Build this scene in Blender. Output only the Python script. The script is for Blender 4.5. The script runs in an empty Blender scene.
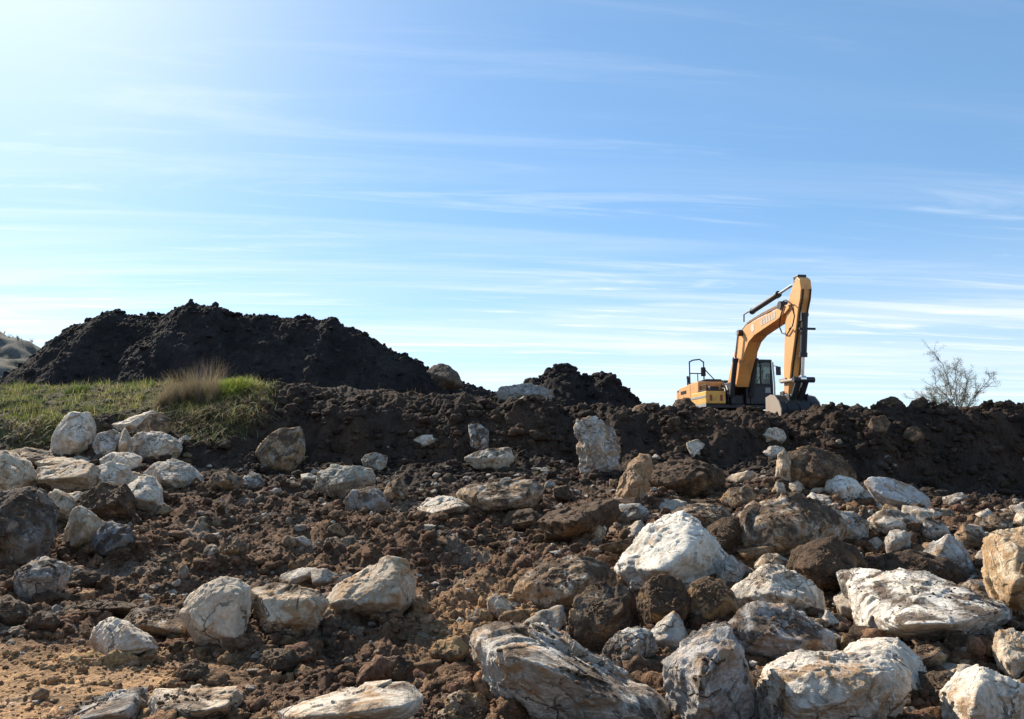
import bpy, bmesh, math, random
import numpy as np
from math import radians as R, sin, cos, tan, atan2, sqrt, pi
random.seed(7)
rng = np.random.default_rng(11)
SC = bpy.context.scene
COL = SC.collection

# ------------------------------------------------------------------ camera model (used to size things from the photo)
W, H = 1024, 719
F = 788.0
PITCH = R(7.27)
EYE = 1.6
CP, SP = cos(PITCH), sin(PITCH)
SUN_AZ, SUN_EL = R(-38), R(35)

def ray(px, py):
    u = (px - W / 2) / F
    v = -(py - H / 2) / F
    d = CP - SP * v
    return u / d, (SP + CP * v) / d          # x and z (relative to the eye) per metre of depth

def pt(px, py, Y):
    a, b = ray(px, py)
    return (a * Y, Y, b * Y + EYE)

# ------------------------------------------------------------------ numpy noise
def _hash(ix, iy, iz):
    h = (ix.astype(np.uint32) * np.uint32(374761393) + iy.astype(np.uint32) * np.uint32(668265263)
         + iz.astype(np.uint32) * np.uint32(2147483647 - 58))
    h = (h ^ (h >> np.uint32(13))) * np.uint32(1274126177)
    h = h ^ (h >> np.uint32(16))
    h = h * np.uint32(2246822519)
    return h ^ (h >> np.uint32(15))

def _u01(h):
    return (h & np.uint32(0xFFFFFF)).astype(np.float32) / np.float32(0xFFFFFF)

def vnoise2(x, y, seed=0):
    x = np.asarray(x, np.float32); y = np.asarray(y, np.float32)
    xf = np.floor(x); yf = np.floor(y)
    ix = xf.astype(np.int64); iy = yf.astype(np.int64); iz = np.full_like(ix, seed)
    fx = x - xf; fy = y - yf
    out = 0
    ux = fx * fx * fx * (fx * (fx * 6 - 15) + 10); uy = fy * fy * fy * (fy * (fy * 6 - 15) + 10)
    for dx in (0, 1):
        for dy in (0, 1):
            a = _u01(_hash(ix + dx, iy + dy, iz)) * np.float32(2 * pi)
            g = np.cos(a) * (fx - dx) + np.sin(a) * (fy - dy)
            w = (ux if dx else 1 - ux) * (uy if dy else 1 - uy)
            out = out + g * w
    return out * np.float32(1.5)

def fbm2(x, y, oct=4, seed=0, gain=.5):
    o = 0; a = 1.0; f = 1.0
    for k in range(oct):
        o = o + a * vnoise2(x * f + 17.3 * k, y * f - 9.1 * k, seed + k)
        a *= gain; f *= 2.03
    return o

def worley2(x, y, seed=0):
    """round lumps: 0 between the lumps, up to 1 on top of one"""
    x = np.asarray(x, np.float32); y = np.asarray(y, np.float32)
    xf = np.floor(x).astype(np.int64); yf = np.floor(y).astype(np.int64)
    best = np.zeros_like(x)
    for dx in (-1, 0, 1):
        for dy in (-1, 0, 1):
            cx = xf + dx; cy = yf + dy
            h1 = _u01(_hash(cx, cy, np.full_like(cx, seed)))
            h2 = _u01(_hash(cx, cy, np.full_like(cx, seed + 91)))
            h3 = _u01(_hash(cx, cy, np.full_like(cx, seed + 47)))
            rr = .25 + .5 * h3
            d2 = ((cx + h1 - x) ** 2 + (cy + h2 - y) ** 2) / (rr * rr)
            best = np.maximum(best, np.sqrt(np.maximum(0, 1 - d2)) * rr * 1.3)
    return best

def vnoise3(p, seed=0):
    x, y, z = p[:, 0], p[:, 1], p[:, 2]
    xf, yf, zf = np.floor(x), np.floor(y), np.floor(z)
    ix, iy, iz = xf.astype(np.int64), yf.astype(np.int64), zf.astype(np.int64) + seed * 131
    fx, fy, fz = (x - xf).astype(np.float32), (y - yf).astype(np.float32), (z - zf).astype(np.float32)
    ux = fx * fx * (3 - 2 * fx); uy = fy * fy * (3 - 2 * fy); uz = fz * fz * (3 - 2 * fz)
    out = np.zeros(len(p), np.float32)
    for dx in (0, 1):
        for dy in (0, 1):
            for dz in (0, 1):
                h = _hash(ix + dx, iy + dy, iz + dz)
                gx = ((h & np.uint32(255)).astype(np.float32) / 127.5 - 1)
                gy = (((h >> np.uint32(8)) & np.uint32(255)).astype(np.float32) / 127.5 - 1)
                gz = (((h >> np.uint32(16)) & np.uint32(255)).astype(np.float32) / 127.5 - 1)
                g = gx * (fx - dx) + gy * (fy - dy) + gz * (fz - dz)
                out += g * (ux if dx else 1 - ux) * (uy if dy else 1 - uy) * (uz if dz else 1 - uz)
    return out * np.float32(1.3)

def fbm3(p, oct=4, seed=0, gain=.5, ridged=False):
    o = 0; a = 1.0; f = 1.0
    for k in range(oct):
        n = vnoise3(p * np.float32(f) + np.float32(13.7 * k), seed + k)
        if ridged: n = .35 - np.abs(n)
        o = o + a * n
        a *= gain; f *= 2.07
    return o

def sstep(a, b, x):
    t = np.clip((x - a) / (b - a), 0, 1)
    return t * t * (3 - 2 * t)

# ------------------------------------------------------------------ object helpers
def tag(o, label=None, cat=None, group=None, kind=None):
    if label: o['label'] = label
    if cat: o['category'] = cat
    if group: o['group'] = group
    if kind: o['kind'] = kind
    return o

def mesh_np(name, verts, faces, mat=None, smooth=True, parent=None, cols=None):
    """verts (n,3), faces (m,3) or (m,4) arrays"""
    verts = np.asarray(verts, np.float32); faces = np.asarray(faces, np.int32)
    me = bpy.data.meshes.new(name)
    me.vertices.add(len(verts)); me.vertices.foreach_set('co', verts.ravel())
    m, k = faces.shape
    me.loops.add(m * k); me.loops.foreach_set('vertex_index', faces.ravel())
    me.polygons.add(m)
    me.polygons.foreach_set('loop_start', np.arange(0, m * k, k, dtype=np.int32))
    me.polygons.foreach_set('loop_total', np.full(m, k, np.int32))
    me.polygons.foreach_set('use_smooth', np.full(m, bool(smooth)))
    if cols is not None:
        a = me.color_attributes.new('Col', 'FLOAT_COLOR', 'POINT')
        c = np.ones((len(verts), 4), np.float32); c[:, :3] = cols
        a.data.foreach_set('color', c.ravel())
    me.update(calc_edges=True)
    if mat: me.materials.append(mat)
    o = bpy.data.objects.new(name, me); COL.objects.link(o)
    if parent: o.parent = parent
    return o

def empty(name, loc, rz=0):
    o = bpy.data.objects.new(name, None); COL.objects.link(o)
    o.location = loc; o.rotation_euler = (0, 0, rz); o.empty_display_size = .3
    return o

class MB:
    """collects boxes, prisms and tubes into one mesh"""
    def __init__(s): s.bm = bmesh.new()
    def box(s, x0, x1, y0, y1, z0, z1, bev=.02, seg=2):
        b = bmesh.new()
        bmesh.ops.create_cube(b, size=1)
        for v in b.verts:
            v.co = ((x0 + x1) / 2 + v.co.x * (x1 - x0), (y0 + y1) / 2 + v.co.y * (y1 - y0), (z0 + z1) / 2 + v.co.z * (z1 - z0))
        if bev: bmesh.ops.bevel(b, geom=list(b.edges), offset=bev, segments=seg, affect='EDGES', profile=.6)
        return s._add(b)
    def _add(s, b):
        me = bpy.data.meshes.new('tmp'); b.to_mesh(me); b.free(); s.bm.from_mesh(me); bpy.data.meshes.remove(me); return s
    def prism(s, pts, y0, y1, bev=.02, axis='y', seg=2):
        """outline in x,z pulled from y0 to y1 (axis 'y'); or x,y pulled in z (axis 'z')"""
        b = bmesh.new()
        mk = (lambda p, t: (p[0], t, p[1])) if axis == 'y' else ((lambda p, t: (p[0], p[1], t)) if axis == 'z' else (lambda p, t: (t, p[0], p[1])))
        v0 = [b.verts.new(mk(p, y0)) for p in pts]; v1 = [b.verts.new(mk(p, y1)) for p in pts]
        n = len(pts)
        b.faces.new(v0); b.faces.new(v1[::-1])
        for i in range(n): b.faces.new((v0[i], v0[(i + 1) % n], v1[(i + 1) % n], v1[i]))
        bmesh.ops.recalc_face_normals(b, faces=b.faces)
        if bev: bmesh.ops.bevel(b, geom=list(b.edges), offset=bev, segments=seg, affect='EDGES', profile=.6, clamp_overlap=True)
        return s._add(b)
    def tube(s, pts, r, n=10, cap=True):
        from mathutils import Vector
        pts = [Vector(p) for p in pts]; rs = r if isinstance(r, (list, tuple)) else [r] * len(pts)
        b = s.bm; rings = []
        up = Vector((0, 0, 1))
        prev = None
        for i, p in enumerate(pts):
            t = (pts[min(i + 1, len(pts) - 1)] - pts[max(i - 1, 0)]).normalized()
            if prev is None:
                a = t.orthogonal().normalized()
            else:
                a = (prev - t * prev.dot(t)).normalized()
            prev = a; c = t.cross(a)
            rings.append([b.verts.new(p + a * (rs[i] * cos(2 * pi * k / n)) + c * (rs[i] * sin(2 * pi * k / n))) for k in range(n)])
        for i in range(len(rings) - 1):
            for k in range(n):
                b.faces.new((rings[i][k], rings[i][(k + 1) % n], rings[i + 1][(k + 1) % n], rings[i + 1][k]))
        if cap:
            b.faces.new(rings[0][::-1]); b.faces.new(rings[-1])
        return s
    def build(s, name, mat, parent=None, smooth=False):
        bmesh.ops.recalc_face_normals(s.bm, faces=s.bm.faces)
        me = bpy.data.meshes.new(name); s.bm.to_mesh(me); s.bm.free()
        if smooth: me.polygons.foreach_set('use_smooth', np.ones(len(me.polygons), bool))
        me.materials.append(mat)
        o = bpy.data.objects.new(name, me); COL.objects.link(o)
        if parent: o.parent = parent
        return o

# ------------------------------------------------------------------ materials
def newmat(name):
    m = bpy.data.materials.new(name); m.use_nodes = True
    nt = m.node_tree; nt.nodes.clear()
    out = nt.nodes.new('ShaderNodeOutputMaterial'); bs = nt.nodes.new('ShaderNodeBsdfPrincipled')
    nt.links.new(bs.outputs[0], out.inputs[0])
    return m, nt, bs, out

class NT:
    def __init__(s, nt): s.nt = nt
    def n(s, t, **k):
        o = s.nt.nodes.new(t)
        for a, v in k.items(): setattr(o, a, v)
        return o
    def L(s, a, b): s.nt.links.new(a, b)
    def setin(s, sock, v):
        if hasattr(v, 'is_linked') or hasattr(v, 'links'): s.L(v, sock)
        else: sock.default_value = v
    def math(s, op, a, b=None, c=None, clamp=False):
        o = s.n('ShaderNodeMath', operation=op, use_clamp=clamp)
        s.setin(o.inputs[0], a)
        if b is not None: s.setin(o.inputs[1], b)
        if c is not None: s.setin(o.inputs[2], c)
        return o.outputs[0]
    def vmath(s, op, a, b=None):
        o = s.n('ShaderNodeVectorMath', operation=op); s.setin(o.inputs[0], a)
        if b is not None: s.setin(o.inputs[1], b)
        return o.outputs[0]
    def noise(s, vec, scale, detail=4, rough=.55, dist=0):
        o = s.n('ShaderNodeTexNoise'); s.L(vec, o.inputs['Vector']); o.inputs['Scale'].default_value = scale
        o.inputs['Detail'].default_value = detail; o.inputs['Roughness'].default_value = rough; o.inputs['Distortion'].default_value = dist
        return o.outputs[0]
    def voro(s, vec, scale, feature='F1', out=0):
        o = s.n('ShaderNodeTexVoronoi', feature=feature); s.L(vec, o.inputs['Vector']); o.inputs['Scale'].default_value = scale
        return o.outputs[out]
    def mr(s, v, a, b, c=0, d=1, smooth=True):
        o = s.n('ShaderNodeMapRange', interpolation_type='SMOOTHSTEP' if smooth else 'LINEAR')
        s.setin(o.inputs[0], v); 
        for i, q in enumerate((a, b, c, d)): s.setin(o.inputs[i + 1], q)
        return o.outputs[0]
    def mix(s, f, a, b, mode='MIX'):
        o = s.n('ShaderNodeMix', data_type='RGBA', blend_type=mode, clamp_factor=True)
        s.setin(o.inputs[0], f)
        for i, q in ((6, a), (7, b)):
            if isinstance(q, tuple): q = (*q, 1) if len(q) == 3 else q
            s.setin(o.inputs[i], q)
        return o.outputs[2]
    def bump(s, h, strength=.5, dist=.02, normal=None):
        o = s.n('ShaderNodeBump'); s.L(h, o.inputs['Height']); o.inputs['Strength'].default_value = strength; o.inputs['Distance'].default_value = dist
        if normal is not None: s.L(normal, o.inputs['Normal'])
        return o.outputs[0]

def soil_material():
    m, nt, bs, out = newmat('soil'); q = NT(nt)
    at = q.n('ShaderNodeAttribute', attribute_name='Col')
    geo = q.n('ShaderNodeNewGeometry'); pos = geo.outputs['Position']
    n1 = q.noise(pos, 2.2, 5, .6); n2 = q.noise(pos, 26, 4, .65); n3 = q.noise(pos, 90, 2, .6)
    f = q.math('MULTIPLY', q.mr(n1, .3, .7, .72, 1.3), q.mr(n2, .3, .7, .6, 1.5))
    c = q.mix(1.0, at.outputs['Color'], q.n('ShaderNodeCombineColor').outputs[0], 'MULTIPLY')
    comb = nt.nodes[-2] if False else None
    cc = [n for n in nt.nodes if n.bl_idname == 'ShaderNodeCombineColor'][0]
    for i in range(3): q.L(f, cc.inputs[i])
    # pale lime dust and crumbs of limestone mixed in the soil
    cr = q.mr(q.voro(pos, 17), .10, .18, 1, 0)
    cr = q.math('MULTIPLY', cr, q.mr(q.noise(pos, 1.3, 3, .6), .52, .66))
    c = q.mix(q.math('MULTIPLY', cr, .55), c, (.30, .25, .19))
    q.L(c, bs.inputs['Base Color']); bs.inputs['Roughness'].default_value = .97; bs.inputs['Specular IOR Level'].default_value = .12
    h = q.math('ADD', q.math('MULTIPLY', n2, 1.0), q.math('MULTIPLY', n3, .35))
    q.L(q.bump(h, .8, .05), bs.inputs['Normal'])
    return m

def rock_material():
    m, nt, bs, out = newmat('limestone'); q = NT(nt)
    tc = q.n('ShaderNodeTexCoord'); oi = q.n('ShaderNodeObjectInfo')
    off = q.n('ShaderNodeCombineXYZ')
    for i in range(3): q.L(q.math('MULTIPLY', oi.outputs['Random'], 37.0 + 11 * i), off.inputs[i])
    P = q.vmath('ADD', tc.outputs['Object'], off.outputs[0])
    def oat(n):
        a = q.n('ShaderNodeAttribute', attribute_type='OBJECT', attribute_name=n); return a
    rc = oat('tone'); dirt = oat('soiling').outputs['Fac']; stain = oat('stain').outputs['Fac']; lich = oat('lichen').outputs['Fac']
    base = rc.outputs['Color']
    nA = q.noise(P, 2.3, 6, .62, .4); nB = q.noise(P, 8.5, 6, .65, .3); nC = q.noise(P, 38, 4, .65); nD = q.noise(P, 5.0, 5, .7, .8)
    v = q.math('MULTIPLY', q.mr(nA, .3, .7, .80, 1.18), q.mr(nB, .3, .72, .82, 1.16))
    v = q.math('MULTIPLY', v, q.mr(nC, .3, .7, .84, 1.14))
    cc = q.n('ShaderNodeCombineColor')
    for i in range(3): q.L(v, cc.inputs[i])
    c = q.mix(1.0, base, cc.outputs[0], 'MULTIPLY')
    # ochre staining in large patches
    ms = q.math('MULTIPLY', q.mr(q.math('ADD', nD, q.math('MULTIPLY', stain, .42)), .62, .80), .85)
    c = q.mix(ms, c, (.33, .19, .085))
    # dark grey weathering / lichen blotches
    nl = q.noise(q.vmath('ADD', P, (5.1, 2.2, 7.7)), 6.5, 7, .72, .6)
    ml = q.math('MULTIPLY', q.mr(q.math('ADD', nl, q.math('MULTIPLY', lich, .3)), .66, .76), .8)
    c = q.mix(q.math('MULTIPLY', ml, .75), c, (.15, .14, .125))
    # fresh chips
    mw = q.math('MULTIPLY', q.mr(q.noise(q.vmath('ADD', P, (1.7, 9.2, 3.3)), 11, 4, .6), .64, .70), .5)
    c = q.mix(mw, c, (.62, .58, .52))
    # cracks
    cw_ = q.n('ShaderNodeTexNoise'); q.L(P, cw_.inputs['Vector']); cw_.inputs['Scale'].default_value = 4; cw_.inputs['Detail'].default_value = 4
    wv_ = q.n('ShaderNodeVectorMath', operation='SCALE'); q.L(cw_.outputs[1], wv_.inputs[0]); wv_.inputs['Scale'].default_value = .35
    ck = q.voro(q.vmath('ADD', P, wv_.outputs[0]), 3.2, 'DISTANCE_TO_EDGE')
    ckm = q.math('MULTIPLY', q.mr(ck, .0, .035, 1, 0), q.mr(nA, .45, .6))
    c = q.mix(q.math('MULTIPLY', ckm, .7), c, (.10, .075, .055))
    # soil smeared over the stone, more where it can lie
    geo = q.n('ShaderNodeNewGeometry'); sx = q.n('ShaderNodeSeparateXYZ'); q.L(geo.outputs['Normal'], sx.inputs[0])
    nS = q.noise(q.vmath('ADD', P, (8.8, 1.1, 4.4)), 3.6, 8, .68, .5)
    k = q.math('ADD', nS, q.math('MULTIPLY', dirt, .55))
    k = q.math('ADD', k, q.math('MULTIPLY', sx.outputs[2], .10))
    ft = oat('foot').outputs['Fac']; so_ = q.n('ShaderNodeSeparateXYZ'); q.L(tc.outputs['Object'], so_.inputs[0])
    hgt = q.math('SUBTRACT', so_.outputs[2], ft)
    k = q.math('ADD', k, q.mr(hgt, .02, .22, .24, 0))
    md = q.mr(k, .72, .86)
    sc_ = q.mix(q.mr(nB, .35, .65), (.055, .036, .025), (.14, .088, .053))
    c = q.mix(q.math('MULTIPLY', md, .92), c, sc_)
    q.L(c, bs.inputs['Base Color']); bs.inputs['Roughness'].default_value = .9; bs.inputs['Specular IOR Level'].default_value = .2
    nE = q.noise(P, 120, 3, .6)
    h = q.math('ADD', q.math('ADD', q.math('MULTIPLY', nB, .8), q.math('MULTIPLY', nC, .38)), q.math('MULTIPLY', nE, .2))
    h = q.math('ADD', h, q.math('MULTIPLY', md, q.math('MULTIPLY', nC, 1.2)))
    h = q.math('SUBTRACT', h, q.math('MULTIPLY', ckm, .8))
    q.L(q.bump(h, .95, .04), bs.inputs['Normal'])
    return m

def paint_material(name, col, rough=.45, dirt=.5, spec=.5, dcol=(.16, .11, .075), metal=0):
    m, nt, bs, out = newmat(name); q = NT(nt)
    tc = q.n('ShaderNodeTexCoord'); P = tc.outputs['Object']
    n1 = q.noise(P, 2.0, 6, .65, .3); n2 = q.noise(P, 14, 5, .6)
    f = q.math('MULTIPLY', q.mr(n1, .45, .75), dirt)
    f2 = q.math('ADD', f, q.math('MULTIPLY', q.mr(n2, .55, .75), dirt * .4), clamp=True)
    c = q.mix(f2, tuple(col), dcol)
    q.L(c, bs.inputs['Base Color']); q.L(q.mr(f2, 0, 1, rough, .9), bs.inputs['Roughness'])
    bs.inputs['Specular IOR Level'].default_value = spec; bs.inputs['Metallic'].default_value = metal
    return m

def leaf_material(name, trans=.45):
    m, nt, bs, out = newmat(name); q = NT(nt)
    at = q.n('ShaderNodeAttribute', attribute_name='Col')
    q.L(at.outputs['Color'], bs.inputs['Base Color']); bs.inputs['Roughness'].default_value = .7; bs.inputs['Specular IOR Level'].default_value = .25
    tr = q.n('ShaderNodeBsdfTranslucent'); q.L(at.outputs['Color'], tr.inputs[0])
    mx = q.n('ShaderNodeMixShader'); mx.inputs[0].default_value = trans
    q.L(bs.outputs[0], mx.inputs[1]); q.L(tr.outputs[0], mx.inputs[2]); q.L(mx.outputs[0], out.inputs[0])
    return m

def glass_material():
    m, nt, bs, out = newmat('cab_glass'); q = NT(nt)
    t = q.n('ShaderNodeBsdfTransparent'); t.inputs[0].default_value = (.90, .97, .93, 1)
    g = q.n('ShaderNodeBsdfGlossy'); g.inputs['Roughness'].default_value = .05
    fr = q.n('ShaderNodeFresnel'); fr.inputs[0].default_value = 1.45
    mx = q.n('ShaderNodeMixShader'); q.L(fr.outputs[0], mx.inputs[0]); q.L(t.outputs[0], mx.inputs[1]); q.L(g.outputs[0], mx.inputs[2]); q.L(mx.outputs[0], out.inputs[0])
    return m

SOIL = soil_material(); ROCK = rock_material(); GRASS = leaf_material('grass_blades', .5); TWIG = leaf_material('dry_stalks', .4)
YEL = paint_material('yellow_paint', (.74, .345, .105), .45, .75, .45, (.34, .19, .09))
YEL2 = paint_material('yellow_paint_worn', (.76, .42, .085), .45, .7, .45, (.36, .21, .09))
DARK = paint_material('charcoal_paint', (.022, .024, .030), .5, .35, .4, (.07, .055, .045))
GREYP = paint_material('grey_paint', (.30, .30, .31), .5, .3)
STEEL = paint_material('steel_rod', (.62, .62, .62), .25, .1, .5, (.3, .26, .2), 1)
BUCK = paint_material('bucket_steel', (.024, .024, .027), .6, .3, .4, (.14, .105, .08))
RUST = paint_material('worn_steel', (.32, .26, .20), .65, .5, .4, (.30, .14, .07))
RUBB = paint_material('rubber_hose', (.018, .018, .02), .55, .25, .3)
GLASS = glass_material()

# ------------------------------------------------------------------ the ground
# each column: picture x of the column, then (distance, picture y) down a line of sight; turned into heights once, here
COLS = [
 (-140, [(2.5,900),(4.9,719),(6.4,655),(8,612),(10.5,565),(14,525),(17,492),(19.5,462),(21.5,440),(24,408),(27,392),(31,377)]),
 (0,    [(2.5,900),(4.9,719),(6.4,655),(8,612),(10.5,565),(14,525),(17,495),(19.5,465),(21,446),(23.5,412),(27,390),(31,376)]),
 (90,   [(2.5,900),(4.9,719),(6.6,652),(8.5,608),(11.5,555),(14,522),(17,492),(19.5,462),(21,436),(23.5,405),(27,386),(31,375)]),
 (170,  [(2.5,900),(4.9,719),(6.7,654),(8.5,612),(11.5,556),(14.5,520),(17.5,492),(19.8,466),(21.3,436),(23,414),(26,392),(30,375)]),
 (235,  [(2.5,900),(4.9,719),(6.8,652),(9,600),(12,548),(15,514),(18,490),(20.5,470),(21.8,446),(23.2,410),(25.5,385),(30,372)]),
 (300,  [(2.5,900),(4.9,719),(7,646),(9,602),(12,545),(15,513),(18,491),(21,474),(22.8,463),(24.1,410),(26,391),(31,376)]),
 (400,  [(2.5,900),(4.9,719),(7,648),(9,600),(12,545),(15,512),(18,492),(21,475),(22.9,464),(24.3,412),(26,397),(31,386)]),
 (500,  [(2.5,900),(4.9,719),(7,650),(9,598),(12,545),(15,510),(18,490),(21,474),(22.9,464),(24.3,415),(25.5,402),(30,394)]),
 (600,  [(2.5,900),(4.9,719),(7,645),(9,592),(12,540),(15,508),(18,488),(21,474),(22.8,465),(24.2,424),(25.3,413),(30,407)]),
 (700,  [(2.5,900),(4.9,715),(6.8,638),(9,580),(12,532),(15,502),(18,484),(21,471),(22.8,462),(24.4,419),(25.3,411),(30,410)]),
 (800,  [(2.5,900),(4.9,715),(6.8,636),(9,578),(12,530),(15,500),(18,482),(21,468),(22.8,460),(24.2,424),(25.3,416),(30,414)]),
 (838,  [(2.5,900),(4.9,716),(6.8,638),(9,581),(12,533),(15,505),(18,490),(21,480),(22.9,472),(24.2,424),(25.0,411),(30,413)]),
 (900,  [(2.5,900),(4.9,717),(6.8,640),(9,585),(12,536),(15,511),(18,502),(21,496),(23.0,488),(24.3,420),(24.9,408),(30,413)]),
 (1024, [(2.5,900),(4.9,717),(6.8,645),(9,590),(12,545),(15,520),(18,508),(21,501),(23.0,492),(24.3,420),(24.9,408),(30,413)]),
 (1160, [(2.5,900),(4.9,717),(6.8,645),(9,592),(12,548),(15,524),(18,510),(21,503),(23.0,494),(24.3,420),(24.9,408),(30,413)]),
]
YB = np.concatenate([np.arange(2.5, 20, .25), np.arange(20, 32, .1)]).astype(np.float32)
UB = []; ZB = []
for px, prof in COLS:
    Ys = [a for a, b in prof]; zs = [ray(512, b)[1] * a + EYE for a, b in prof]
    z = np.interp(YB, Ys, zs)
    k = np.ones(5) / 5
    zp = np.pad(z, 2, mode='edge'); z = np.convolve(zp, k, 'valid')
    UB.append((px - 512) / F); ZB.append(z)
UB = np.array(UB); ZB = np.array(ZB)
UF = np.linspace(UB[0], UB[-1], 160)
ZF = np.array([np.interp(UF, UB, ZB[:, j]) for j in range(len(YB))])      # [Y][u]
k = np.hanning(13); k /= k.sum()
ZF = np.array([np.convolve(np.pad(r, 6, mode='edge'), k, 'valid') for r in ZF])

def base_z(x, y):
    x = np.asarray(x, float); y = np.asarray(y, float)
    y = y + sstep(20.5, 22.5, y) * sstep(29, 26, y) * (.75 * vnoise2(x * .42, x * 0 + 1, 81) + .35 * vnoise2(x * 1.1, x * 0 + 5, 82)) * sstep(-8.5, -7, x)
    u = np.clip(x / np.maximum(y, 1.0), UF[0], UF[-1])
    fu = (u - UF[0]) / (UF[-1] - UF[0]) * (len(UF) - 1)
    iu = np.clip(fu.astype(int), 0, len(UF) - 2); tu = fu - iu
    yc = np.clip(y, YB[0], YB[-1])
    fy = np.interp(yc, YB, np.arange(len(YB)))
    iy = np.clip(fy.astype(int), 0, len(YB) - 2); ty = fy - iy
    z = (ZF[iy, iu] * (1 - tu) + ZF[iy, iu + 1] * tu) * (1 - ty) + (ZF[iy + 1, iu] * (1 - tu) + ZF[iy + 1, iu + 1] * tu) * ty
    # plateau behind the crest, then falling away to a low plain
    t = sstep(27, 34, y)
    z = z * (1 - t) + 2.55 * t
    t2 = sstep(70, 160, y)
    z = z * (1 - t2) + (-4.0) * t2
    return z

def soil_colour(x, y):
    u = x / np.maximum(y, 1.0)
    n = fbm2(x * .35, y * .35, 4, 31); n2 = fbm2(x * 1.3 + 5, y * 1.3, 4, 33)
    t = np.clip(sstep(13.5, 21.5, y) + .30 * n, 0, 1)[:, None]
    mid = np.array([.108, .063, .038]); dark = np.array([.044, .031, .0235]); och = np.array([.29, .175, .09]); pale = np.array([.27, .21, .155])
    c = mid * (1 - t) + dark * t
    o = sstep(-.27, -.40, u + .05 * n) * sstep(7.4, 6.0, y + .5 * n2)
    o = np.maximum(o, .95 * np.exp(-((u + .03) / .09) ** 2 - ((y - 8.2) / 1.5) ** 2))
    o = np.maximum(o, .45 * sstep(.1, .7, n2 + .3 * n) * sstep(15, 9, y))
    o = np.clip(o, 0, 1)[:, None]
    c = c * (1 - o) + och * o
    d = (sstep(.35, .8, fbm2(x * .8 - 9, y * .8, 5, 37)) * .5 * sstep(24, 18, y))[:, None]
    c = c * (1 - d) + pale * d
    g = (sstep(-.29, -.36, u + .04 * n2) * sstep(21.6, 23.6, y + .9 * n2 + 1.5 * sstep(-.48, -.6, u)) * sstep(34, 31, y))[:, None]
    g = g * .75
    c = c * (1 - g) + np.array([.095, .082, .042]) * g
    return np.clip(c, .005, .9)

def rough_z(x, y, z=None):
    """churned soil: heaped lumps of several sizes"""
    u = x / np.maximum(y, 1.0)
    flat = sstep(-.25, -.38, u) * sstep(7.8, 6.2, y)                  # the smoother track at the near end
    grassy = sstep(-.30, -.36, u) * sstep(21.5, 23.5, y)
    far = sstep(33, 45, y)
    amp = (1 - .85 * flat) * (1 - .35 * grassy)
    wall = sstep(20.5, 22.5, y) * sstep(28, 25, y) * (1 - grassy)
    wx = x + .12 * vnoise2(x * 2.1, y * 2.1, 3); wy = y + .12 * vnoise2(x * 2.1 + 7, y * 2.1, 4)
    h = (.20 - .07 * sstep(23, 25, y)) * fbm2(x * .55, y * .55, 3, 1) * amp
    h = h + amp * (.12 - .03 * sstep(10, 5, y)) * fbm2(x * 1.6, y * 1.6, 4, 5, .55)
    m1 = sstep(-.1, .45, fbm2(x * .6 + 3, y * .6, 2, 8))
    h = h + amp * (.11 + .03 * wall) * worley2(wx * 2.3, wy * 2.3, 11) * m1
    h = h + amp * .075 * worley2(wx * 5.1 + 4, wy * 5.1, 12) * sstep(-.35, .25, fbm2(x * 1.1, y * 1.1 + 9, 2, 9))
    h = h + (.012 + .030 * amp) * worley2(wx * 11.3, wy * 11.3, 13)
    near = sstep(16, 10, y)
    h = h + near * (.008 + .011 * amp) * worley2(wx * 27, wy * 27, 14)
    h = h + wall * .22 * fbm2(x * .8, y * .35, 4, 21, .5)
    h = h - amp * .085 + wall * .10 * worley2(wx * 3.4 + 2, wy * 3.4 + 1, 17) * sstep(-.2, .3, fbm2(x * .9 + 2, y * .9, 2, 18)) + wall * .05 * worley2(wx * 7.7, wy * 7.7, 19)
    return h * (1 - far) + far * .05 * fbm2(x * .1, y * .1, 2, 2)

def build_ground():
    Y1 = 2.6 * (1.0036 ** np.arange(0, int(math.log(20 / 2.6) / math.log(1.0036)) + 1))
    rows = np.concatenate([Y1, np.arange(Y1[-1] + .04, 27.5, .036), np.arange(27.6, 62, .16), 62 * (1.12 ** np.arange(0, 36))])
    us = np.concatenate([np.linspace(-3.2, -.86, 60)[:-1], np.linspace(-.86, .86, 1330), np.linspace(.86, 3.2, 60)[1:]])
    U, Y = np.meshgrid(us, rows); X = U * Y
    x = X.ravel().astype(np.float32); y = Y.ravel().astype(np.float32)
    z = base_z(x, y) + rough_z(x, y)
    c = soil_colour(x, y)
    nr, nc = U.shape
    i = np.arange(nr * nc).reshape(nr, nc)
    f = np.stack([i[:-1, :-1].ravel(), i[:-1, 1:].ravel(), i[1:, 1:].ravel(), i[1:, :-1].ravel()], 1)
    # the same sheet carried back under and behind the camera
    zn = z[:nc].copy()
    xb = np.concatenate([x[:nc] * 1.0, x[:nc] * 6]); yb = np.concatenate([np.full(nc, .0), np.full(nc, -60.)])
    v = np.stack([x, y, z], 1)
    vb = np.stack([xb, yb, np.concatenate([zn * 0 + .0, zn * 0 - .1])], 1)
    n0 = len(v)
    j = np.arange(nc)
    b0 = n0 + j; b1 = n0 + nc + j
    f2 = np.stack([b0[:-1], b0[1:], j[1:], j[:-1]], 1); f3 = np.stack([b1[:-1], b1[1:], b0[1:], b0[:-1]], 1)
    v = np.concatenate([v, vb]); f = np.concatenate([f, f2, f3])
    c = np.concatenate([c, np.tile(c[:nc], (2, 1))])
    o = mesh_np('ground', v, f, SOIL, True, None, c)
    tag(o, kind='structure')
    return us, rows, z.reshape(nr, nc)

US, ROWS, HZ = build_ground()

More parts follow.
